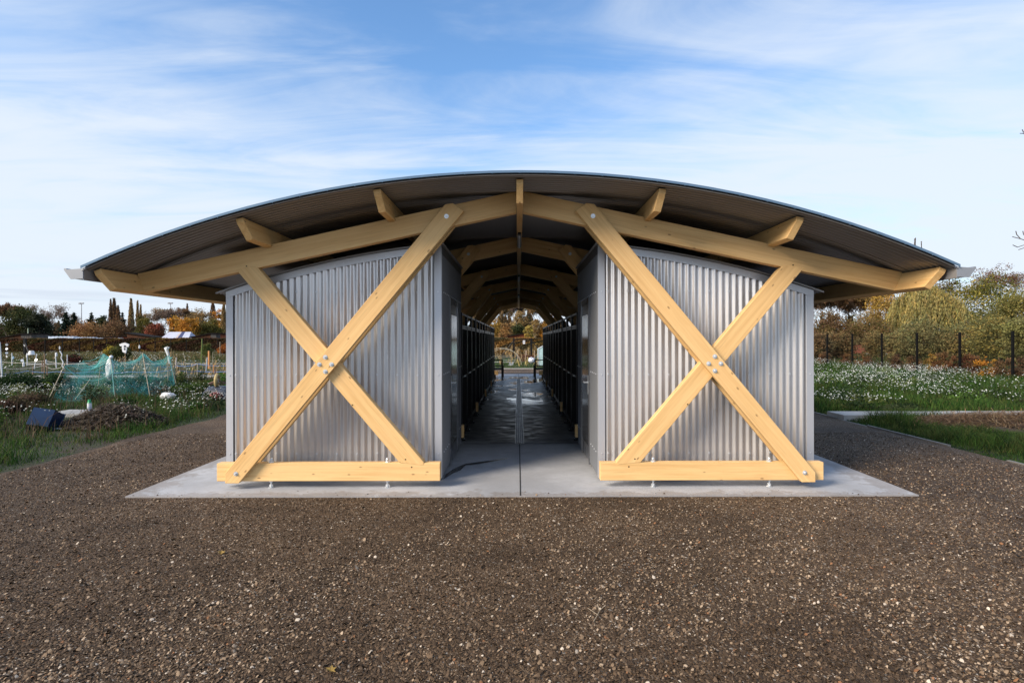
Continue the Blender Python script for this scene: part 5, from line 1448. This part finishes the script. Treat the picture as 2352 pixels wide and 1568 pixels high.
for k, (x, D, lab) in enumerate(((1199, 40, 'brown wooden compost box left of the gate post'), (1217, 39, 'brown wooden compost box near the greenhouse'))):
    c = W(x, 779, D); e = empty('compost_box', (c.x, D, GZ)); tag(e, lab, 'box', 'compost boxes beyond the passage')
    m = MB()
    for z in (.05, .22, .39): m.box(-.28, .28, -.02, .0, z, z + .14)
    m.box(-.28, -.25, 0, .6, .05, .53); m.box(.25, .28, 0, .6, .05, .53); m.build('boards', SHB, e)
    m = MB(); m.box(-.33, -.29, -.03, .02, 0, .85); m.box(.29, .33, -.03, .02, 0, .85); m.build('post', simple('pale_post', (.4, .3, .22), .8), e)

# ------------------------------------------------------------------ net tent on canes
def netmat():
    m, t, b = newmat('teal_net')
    b.inputs['Base Color'].default_value = (.10, .52, .50, 1); b.inputs['Roughness'].default_value = .5
    tcn = N('ShaderNodeTexCoord', t)
    n_ = noise(t, tcn.outputs['Object'], 2.2, 5, .6, 1.0)
    lw = N('ShaderNodeLayerWeight', t); lw.inputs[0].default_value = .35
    fac = math_n(t, 'ADD', mapr(t, n_, .42, .68, .08, .34), math_n(t, 'MULTIPLY', lw.outputs['Facing'], .30), True)
    tr_ = N('ShaderNodeBsdfTransparent', t); mx = N('ShaderNodeMixShader', t)
    tl = N('ShaderNodeBsdfTranslucent', t); tl.inputs[0].default_value = (.10, .52, .50, 1)
    m2 = N('ShaderNodeMixShader', t); m2.inputs[0].default_value = .4; Lk(t, b.outputs[0], m2.inputs[1]); Lk(t, tl.outputs[0], m2.inputs[2])
    Lk(t, fac, mx.inputs[0]); Lk(t, tr_.outputs[0], mx.inputs[1]); Lk(t, m2.outputs[0], mx.inputs[2])
    Lk(t, mx.outputs[0], t.nodes['Material Output'].inputs[0])
    return m
NET = netmat(); NETROPE = simple('net_hem', (.10, .38, .36), .6); CANE = simple('cane', (.38, .33, .24), .7)
ntop = [W(148, 836, 15.0), W(255, 822, 15.6), W(329, 812, 16.2), W(388, 812, 16.9)]     # front top line supports
nbot = [W(113, 922, 14.6), W(262, 921, 15.2), W(330, 918, 15.7), W(404, 893, 16.6)]
nback = [W(190, 826, 17.4), W(235, 812, 17.8), W(330, 812, 18.4), W(395, 820, 18.6)]
org = Vector((-11, 16, GZ))
net = empty('crop_net', org); tag(net, 'teal netting draped over leaning canes above the daisies', 'netting')
def lerp(a, c, u): return a + (c - a) * u
def multi(pts, u, sag):
    n_ = len(pts) - 1; i = min(int(u * n_), n_ - 1); f = u * n_ - i
    p = lerp(pts[i], pts[i + 1], f); return p - Vector((0, 0, sag * 4 * f * (1 - f)))
def sheet(A, B, sagA, sagB, nu, nv, wob, mb, bulge=0):
    vs = []
    for i in range(nu + 1):
        u = i / nu; a = multi(A, u, sagA); c = multi(B, u, sagB)
        for j in range(nv + 1):
            v = j / nv; p = lerp(a, c, v)
            s = math.sin(math.pi * v)
            p = p + Vector((wob * math.sin(u * 37 + v * 5) * .6, wob * math.sin(u * 23 + v * 9) + bulge * s, -wob * .8 * math.sin(u * 31 + v * 3) * (1 - .4 * v)))
            vs.append(p - org)
    mb.add(vs, [(i * (nv + 1) + j, (i + 1) * (nv + 1) + j, (i + 1) * (nv + 1) + j + 1, i * (nv + 1) + j + 1) for i in range(nu) for j in range(nv)], True)
m = MB(); sheet(ntop, nbot, .20, .06, 60, 10, .03, m, .10); m.build('front_sheet', NET, net)
m = MB(); sheet(nback, ntop, .28, .20, 60, 10, .05, m); m.build('top_sheet', NET, net)
m = MB(); nb2 = [W(175, 880, 18), W(240, 880, 18.4), W(330, 878, 18.8), W(400, 880, 19)]; sheet(nback, nb2, .25, .03, 60, 8, .04, m); m.build('back_sheet', NET, net)
m = MB()
m.path([multi(ntop, i / 36, .22) - org for i in range(37)], .007, 5); m.path([multi(ntop, i / 36, .27) - org - Vector((0, .02, .05)) for i in range(37)], .007, 5)
m.path([multi(nbot, i / 36, .07) - org for i in range(37)], .007, 5); m.path([multi(nback, i / 36, .26) - org for i in range(37)], .007, 5)
# bunched folds
for (a, c, sg) in ((W(148, 838, 15), W(262, 850, 15.3), .32), (W(255, 822, 15.6), W(262, 905, 15.2), 0), (W(268, 875, 15.3), W(335, 910, 15.8), -.1), (W(335, 910, 15.8), W(400, 880, 16.6), .08), (W(388, 812, 16.9), W(400, 880, 16.6), 0), (W(190, 826, 17.4), W(235, 812, 17.8), .08), (W(329, 812, 16.2), W(300, 836, 16), .05)):
    m.path([lerp(a, c, i / 12) - Vector((0, 0, sg * 4 * (i / 12) * (1 - i / 12))) - org for i in range(13)], .008, 5)
m.build('hem', NETROPE, net)
for (a, c) in ((W(150, 832, 15), W(111, 915, 14.6)), (W(253, 815, 15.6), W(268, 945, 15.2)), (W(327, 808, 16.2), W(345, 915, 15.7)), (W(384, 800, 16.9), W(408, 895, 16.8)), (W(207, 868, 17), W(172, 915, 14.8)), (W(235, 808, 17.8), W(225, 885, 17.8))):
    m = MB(); m.tube(a - org, c - org, .010, n=6); m.build('cane', CANE, net)

# ------------------------------------------------------------------ stakes, ropes, bottles
STK = simple('wood_stake', (.26, .17, .11), .8, 0, .3, 6); WHT = simple('white_plastic', (.75, .77, .80), .4); ORS = simple('orange_stake', (.55, .25, .09), .7); GRN = simple('green_pole', (.12, .16, .03), .7)
SG = 'stakes standing on the left allotments'
def stake(x0, ytop, x1, ybot, D, lab, mat=STK, r=.022, name='wooden_stake', cat='stake', grp=SG):
    a = W(x0, ytop, D); c = W(x1, ybot, D); c.z = min(c.z, GZ + .3); 
    m = MB(); r *= .72; m.tube(c - Vector((c.x, c.y, c.z)), a - c, r, r * .9, 7); o = m.build(name, mat); o.location = c; tag(o, lab, cat, grp); return o
stake(-1, 783, 6, 892, 19, 'long white plastic pole leaning at the left edge', WHT, .035, 'plastic_pole')
stake(102, 809, 102, 875, 22, 'tall brown stake left of the net', r=.035)
stake(97, 826, 97, 852, 24, 'stake just left of the tall brown one', r=.035)
stake(76, 838, 75, 858, 24, 'short stake near the kale clump', r=.035)
stake(108, 838, 108, 864, 23, 'short stake right of the tall brown one', r=.03)
stake(84, 810, 78, 838, 26, 'white leaning stick left of the tall brown stake', WHT, .025, 'plastic_stick')
stake(27, 808, 27, 825, 30, 'white upright stick at the left', WHT, .03, 'plastic_stick')
stake(62, 808, 62, 824, 30, 'pale stick beside the white bucket', WHT, .03, 'plastic_stick')
stake(127, 808, 129, 838, 27, 'white stick left of the net corner', WHT, .03, 'plastic_stick')
stake(154, 812, 154, 826, 30, 'white stake behind the net corner', WHT, .03, 'plastic_stick')
stake(405, 819, 404, 842, 27, 'thick grey stake right of the net', simple('grey_stake', (.45, .40, .36), .8), .045)
stake(421, 806, 431, 868, 22, 'thin leaning cane right of the net', CANE, .014, 'cane', 'cane')
stake(454, 834, 453, 861, 24, 'short stake before the blue rope', simple('grey_stake2', (.30, .26, .20), .8), .04)
stake(464, 776, 462, 842, 34, 'yellow green pole rising to the hedge top', GRN, .05, 'green_pole', 'pole')
stake(480, 804, 480, 820, 26, 'orange tipped stake in the withered maize', ORS, .07)
stake(476, 819, 473, 850, 24, 'bluish grey stake below the orange tipped one', simple('blue_stake', (.40, .47, .55), .7), .03)
stake(489, 806, 486, 864, 22, 'thin cane near the cabin corner', CANE, .012, 'cane', 'cane')
stake(491, 835, 490, 847, 23, 'small orange stake near the cabin corner', ORS, .03)
stake(505, 783, 505, 805, 45, 'thin pale stake before the orange plant', CANE, .03)
stake(235, 826, 235, 850, 26, 'stake seen through the net, middle one', r=.03)
stake(205, 836, 205, 852, 26, 'stake seen through the net, left one', r=.03)
stake(264, 838, 264, 856, 26, 'stake seen through the net, right one', r=.03)
def rope(pts, sag, r, mat, lab, grp='ropes strung between the stakes'):
    P_ = [W(*p) for p in pts]; m = MB(); o0 = P_[0].copy()
    for i in range(len(P_) - 1):
        seg = [lerp(P_[i], P_[i + 1], k / 10) - Vector((0, 0, sag * 4 * (k / 10) * (1 - k / 10))) - o0 for k in range(11)]
        m.path(seg, r, 5)
    o = m.build('rope', mat); o.location = o0; tag(o, lab, 'rope', grp)
WR = simple('white_rope', (.62, .58, .52), .7); BR = simple('blue_rope', (.10, .25, .62), .5)
rope([(-10, 827, 24), (102, 826, 24), (200, 832, 24)], .08, .009, WR, 'upper white rope left of the net')
rope([(-10, 841, 22), (102, 837, 23), (140, 841, 23)], .10, .009, WR, 'lower white rope left of the net')
rope([(-10, 857, 21), (62, 849, 23), (130, 851, 23), (210, 851, 23), (300, 852, 23), (395, 848, 23)], .05, .009, BR, 'blue rope passing behind the net')
rope([(355, 838, 24), (405, 838, 25), (454, 834, 25), (530, 837, 25)], .06, .009, BR, 'upper blue rope between the net and the cabin')
rope([(412, 849, 22), (454, 851, 23), (530, 851, 23)], .03, .010, BR, 'lower blue rope between the net and the cabin')
rope([(150, 829, 25), (230, 826, 26), (290, 832, 26)], .08, .008, WR, 'white rope seen through the net')
# bottles / discs / bird scarers
def bottle(x, y, D, h, r, lab, mat=WHT, name='plastic_bottle', grp='scare bottles hung on the stakes', tilt=0):
    h *= .75; r *= .7
    m = MB(); m.tube((0, 0, 0), (0, 0, h * .65), r, r, 10); m.tube((0, 0, h * .65), (0, 0, h * .85), r, r * .35, 10); m.tube((0, 0, h * .85), (0, 0, h), r * .35, r * .35, 8)
    o = m.build(name, mat); o.location = W(x, y, D); o.rotation_euler = (tilt, tilt * .7, 0); tag(o, lab, 'bottle', grp)
bottle(54, 839, 24, .30, .055, 'white bottle hanging left of the brown stake', tilt=.1)
bottle(62, 818, 29, .28, .06, 'white bottle on the pale stick'); bottle(129, 816, 27, .26, .06, 'white bottle on top of the stick left of the net')
bottle(106, 831, 23, .22, .04, 'small white bottle beside the tall stake', tilt=.4); bottle(30, 822, 29, .2, .05, 'pale blue bottle at the left', simple('blue_bottle', (.4, .6, .75), .3)); bottle(320, 798, 32, .26, .06, 'white bottle on a stick right of the shirt')
bottle(137, 800, 32, .26, .05, 'white bottle on the stick above the net corner')
m = MB(); m.tube((0, 0, 0), (0, 0, .20), .15, .10, 12); o = m.build('white_bucket', WHT); o.location = W(72, 812, 29); tag(o, 'white upturned bucket on a stick at the left', 'bucket')
DISC = simple('mirror_disc', (.80, .82, .86), .35, .3)
for k, (x, y, D, lab) in enumerate(((15, 789, 26, 'topmost of four shiny discs on a string at the left edge'), (15, 798.5, 26, 'second of four shiny discs on a string'), (15, 808, 26, 'third of four shiny discs on a string'), (15, 816, 26, 'lowest of four shiny discs on a string'), (55.5, 791, 27, 'shiny disc hanging before the thick fence post'), (50.5, 825, 23, 'shiny disc hanging on the white rope'), (82.5, 824, 23, 'shiny disc on the leaning white stick'))):
    m = MB(); m.tube((0, -.004, 0), (0, .004, 0), .055, n=16); c_ = 14
    o = m.build('scare_disc', DISC); o.location = W(x, y, D); o.rotation_euler = (rnd.uniform(-.4, .4), 0, rnd.uniform(-.7, .7)); tag(o, lab, 'disc', 'shiny discs hung as bird scarers')
stake(15, 781, 15, 850, 26.1, 'thin string pole carrying the four shiny discs', simple('thin_pole', (.2, .17, .14), .8), .006, 'thin_pole', 'pole')
# spiral white pipe
m = MB(); m.path([W(137, 803, 24) - W(140, 850, 24), W(142, 812, 24) - W(140, 850, 24), W(140, 820, 24) - W(140, 850, 24), W(145, 830, 24) - W(140, 850, 24), W(142, 838, 24) - W(140, 850, 24), W(147, 843, 24) - W(140, 850, 24), W(140, 851, 24) - W(140, 850, 24)], .018, 6)
o = m.build('spiral_pole', WHT); o.location = W(140, 850, 24); tag(o, 'white zigzag pole at the left end of the net', 'pole')
# shirt scarecrow
e = empty('shirt_scarecrow', G(286, 860)); D = 34; e.location = (W(286, 779, D).x, D, GZ); tag(e, 'white t-shirt with dark print hung on a stick as a scarecrow', 'scarecrow')
def lo_(x, y, dy=0): w_ = W(x, y, D); return (w_.x - e.location.x, w_.z - GZ)
shp = [lo_(281, 786), (lo_(286, 785)), lo_(290, 786), lo_(297, 789), lo_(295, 795), lo_(291, 794), lo_(291, 800), lo_(289, 809), lo_(282, 806), lo_(280, 797), lo_(281, 793), lo_(277, 793), lo_(274, 789)]
m = MB(); m.prism(shp, -.03, .03); s1 = m.build('shirt', simple('shirt_white', (.70, .72, .76), .8), e)
m = MB(); a = lo_(285, 791); c = lo_(290, 796); m.box(a[0], c[0], -.034, -.031, c[1], a[1]); a = lo_(285, 797); c = lo_(289, 802); m.box(a[0], c[0], -.034, -.031, c[1], a[1]); m.build('shirt_print', simple('shirt_print', (.05, .06, .09), .8), s1)
m = MB(); m.tube((0, .05, 0), (0, .05, 1.5), .02, n=6); m.build('stick', STK, e)
# white glove-like bottle on cane near net
e = empty('foil_scarecrow'); e.location = (W(386, 779, 18.5).x, 18.5, GZ); tag(e, 'ragged white plastic tied to a stick beside the net top', 'scarecrow')
m = MB(); m.tube((0, 0, 0), (-.02, 0, 1.42), .012, n=6); m.build('stick', CANE, e)
m = MB(); rr = random.Random(9)
pts = [(-.02, 0, 1.38), (-.05, 0, 1.28), (0, 0, 1.15), (.03, 0, 1.0), (.05, 0, .85)]
m.path(pts, lambda f: .055 - .035 * f, 7); m.tube((-.05, 0, 1.28), (-.12, 0, 1.36), .04, .02, 6); m.tube((-.02, 0, 1.3), (.03, 0, 1.38), .03, .02, 6); m.build('plastic', WHT, e)
p = W(255, 818, 15.55); m = MB(); m.blob((0, 0, 0), .05, 2, .04); o = m.build('foam_ball', WHT); o.location = p; tag(o, 'round white ball on the cane at the net peak', 'ball')
e = bag(252, 850, 16.6, .22, .62, 'long white plastic sack standing inside the net', 'plastic_sack', seed=5); e.location.z = GZ + .45

# ------------------------------------------------------------------ objects near the left gravel
# blue crate lying tipped
BL = simple('blue_plastic', (.008, .028, .08), .35, 0, .15, 3)
e = empty('blue_crate', G(93, 988)); tag(e, 'dark blue plastic tub tipped on its side on the soil', 'tub')
m = MB(); w0, w1, h = .16, .215, .36; t = .012
def frus(mb, a0, a1, z0_, z1_, flip=False):
    vs = [(-a0, -a0, z0_), (a0, -a0, z0_), (a0, a0, z0_), (-a0, a0, z0_), (-a1, -a1, z1_), (a1, -a1, z1_), (a1, a1, z1_), (-a1, a1, z1_)]
    f = [(0, 1, 5, 4), (1, 2, 6, 5), (2, 3, 7, 6), (3, 0, 4, 7)]
    if flip: f = [tuple(reversed(q)) for q in f]
    mb.add(vs, f)
frus(m, w0, w1, 0, h); frus(m, w0 - t, w1 - t, t, h, True)
m.add([(-w0, -w0, 0), (w0, -w0, 0), (w0, w0, 0), (-w0, w0, 0)], [(3, 2, 1, 0)]); m.add([(-w0 + t, -w0 + t, t), (w0 - t, -w0 + t, t), (w0 - t, w0 - t, t), (-w0 + t, w0 - t, t)], [(0, 1, 2, 3)])
ob = m.build('tub_body', BL, e)
m = MB()
for (x0_, x1_, y0_, y1_) in ((-w1 - .012, w1 + .012, -w1 - .012, -w1 + .006), (-w1 - .012, w1 + .012, w1 - .006, w1 + .012), (-w1 - .012, -w1 + .006, -w1 + .006, w1 - .006), (w1 - .006, w1 + .012, -w1 + .006, w1 - .006)): m.box(x0_, x1_, y0_, y1_, h - .02, h + .005)
rim = m.build('rim', BL, e)
e.rotation_euler = (R(-118), R(12), R(20)); e.location.z = GZ + .25
# spray bottle on concrete
m = MB(); m.box(-10.15, -9.05, 12.1, 12.85, GZ - .05, GZ + .05); struct(m.build('paving_slab', CONC))
e = empty('weedkiller_bottle'); e.location = (W(201, 779, 12.3).x, 12.35, GZ + .05); tag(e, 'white bottle with green cap standing on the concrete slab', 'bottle')
m = MB(); m.tube((0, 0, 0), (0, 0, .20), .042, n=16); m.build('body', WHT, e)
m = MB(); m.tube((0, 0, .045), (0, 0, .13), .0435, n=16, cap=False); m.build('sticker', simple('bottle_sticker', (.45, .50, .58), .5), e)
m = MB(); m.tube((0, 0, .20), (0, 0, .235), .042, .03, n=14); m.tube((0, 0, .235), (0, 0, .275), .03, .028, n=12); m.build('cap', simple('green_cap', (.04, .35, .14), .4), e)
# dried vine heap
tangle('compost_heap', -7.75, 10.9, .85, .65, .42, 3600, [(.07, .055, .042), (.13, .10, .075), (.045, .035, .028), (.19, .15, .115)], 'heap of withered grey brown vines and leaves near the left gravel', 'compost', rad=.007, L=.34)
n = 2200; a = rng.uniform(0, 6.28, n); q = np.sqrt(rng.random(n)); P_ = np.stack([-7.75 + np.cos(a) * q * .95, 10.9 + np.sin(a) * q * .7, GZ + .02 + .36 * (1 - q ** 1.6) * rng.random(n)], 1)
o = leafquads(P_, rng.uniform(.03, .085, n), jitcol([(.08, .065, .05), (.14, .115, .09), (.05, .04, .03), (.20, .17, .14)], n, .3, .05), 'withered_leaves'); tag(o, 'curled dead leaves over the vine heap', 'compost', kind='stuff')
m = MB(); m.blob((-7.75, 10.95, GZ - .02), .3, 3, .08, (2.6, 2.1, .85)); struct(m.build('soil_mound', simple('heap_soil', (.04, .028, .02), .95, 0, .4, 10, .5)))
o = bag(124, 984, 10.6, .22, .09, 'crumpled teal plastic beside the blue tub', col=(.05, .42, .36), seed=6); o.location = G(126, 980)
m = MB(); m.box(-.26, .26, -.03, .03, 0, .025); o = m.build('white_batten', simple('white_batten', (.6, .63, .68), .6)); o.location = G(160, 983); o.rotation_euler = (0, 0, .12); tag(o, 'white batten lying beside the teal plastic', 'batten')
o = bag(388, 915, 15.4, .40, .22, 'crumpled white and blue plastic bag in the daisies', seed=8); o.location = W(386, 918, 15.4)
# wheelbarrow upside down
D = 15.6; e = empty('wheelbarrow', (W(507, 779, D).x, D, GZ)); tag(e, 'upturned wheelbarrow with dark blue tray and yellow wheel', 'wheelbarrow')
m = MB(); vs = []
for (hx, hy, z) in ((.44, .38, .02), (.40, .34, .20), (.28, .24, .34)):
    for k in range(20):
        a = 6.2832 * k / 20; p_ = 4; cx_, sy_ = math.cos(a), math.sin(a)
        vs.append((hx * math.copysign(abs(cx_) ** .55, cx_), hy * math.copysign(abs(sy_) ** .55, sy_), z))
m.add(vs, [(i * 20 + k, i * 20 + (k + 1) % 20, (i + 1) * 20 + (k + 1) % 20, (i + 1) * 20 + k) for i in range(2) for k in range(20)] + [tuple(40 + k for k in range(20))], True)
m.build('tray', simple('tray_blue', (.025, .035, .06), .5, 0, .4, 8), e)
w_ = MB()
for i in range(24):
    for j in range(8):
        pass
vs = []; Rm, rm = .155, .048
for i in range(28):
    A = 6.2832 * i / 28
    for j in range(8):
        B_ = 6.2832 * j / 8; rr_ = Rm + rm * math.cos(B_) * (1.06 if i % 2 else .97)
        vs.append((rm * math.sin(B_), rr_ * math.cos(A), rr_ * math.sin(A)))
w_.add(vs, [(i * 8 + j, ((i + 1) % 28) * 8 + j, ((i + 1) % 28) * 8 + (j + 1) % 8, i * 8 + (j + 1) % 8) for i in range(28) for j in range(8)])
whe = w_.build('wheel', simple('yellow_tyre', (.42, .32, .14), .7), e); whe.location = (-.05, -.1, .50); whe.rotation_euler = (0, 0, .25)
m = MB(); m.tube((-.03, 0, 0), (.03, 0, 0), .07, n=14); m.build('rim', simple('wheel_rim', (.35, .3, .25), .6), whe)
m = MB(); m.path([(-.36, .2, .34), (-.30, -.05, .42), (-.10, -.1, .50)], .016, 6); m.path([(.26, .2, .34), (.20, -.05, .42), (.0, -.1, .50)], .016, 6); m.path([(-.30, -.05, .42), (.20, -.05, .42)], .016, 6)
m.path([(-.30, .25, .34), (-.42, .5, .62), (-.44, .55, .80)], .018, 6); m.path([(.22, .25, .34), (.36, .5, .62), (.40, .55, .80)], .018, 6); m.build('frame', simple('rusty_frame', (.16, .09, .07), .7), e)
# red pumpkin-like cloth
m = MB(); vs = []
for i in range(9):
    for k in range(24):
        ph = math.pi * i / 8; a = 6.2832 * k / 24; rr_ = .17 * math.sin(ph) * (1 + .08 * math.cos(8 * a))
        vs.append((rr_ * math.cos(a), rr_ * math.sin(a), .11 + .11 * math.cos(ph)))
m.add(vs, [(i * 24 + k, i * 24 + (k + 1) % 24, (i + 1) * 24 + (k + 1) % 24, (i + 1) * 24 + k) for i in range(8) for k in range(24)], True)
e = empty('red_pumpkin', G(496, 924)); tag(e, 'faded red pumpkin lying in the grass below the wheelbarrow', 'pumpkin'); m.build('fruit', simple('pumpkin_red', (.16, .035, .03), .6, 0, .3, 8), e)
m = MB(); m.tube((0, 0, .21), (.02, 0, .26), .015, n=6); m.build('stalk', STK, e)
e.location.z = GZ + .06
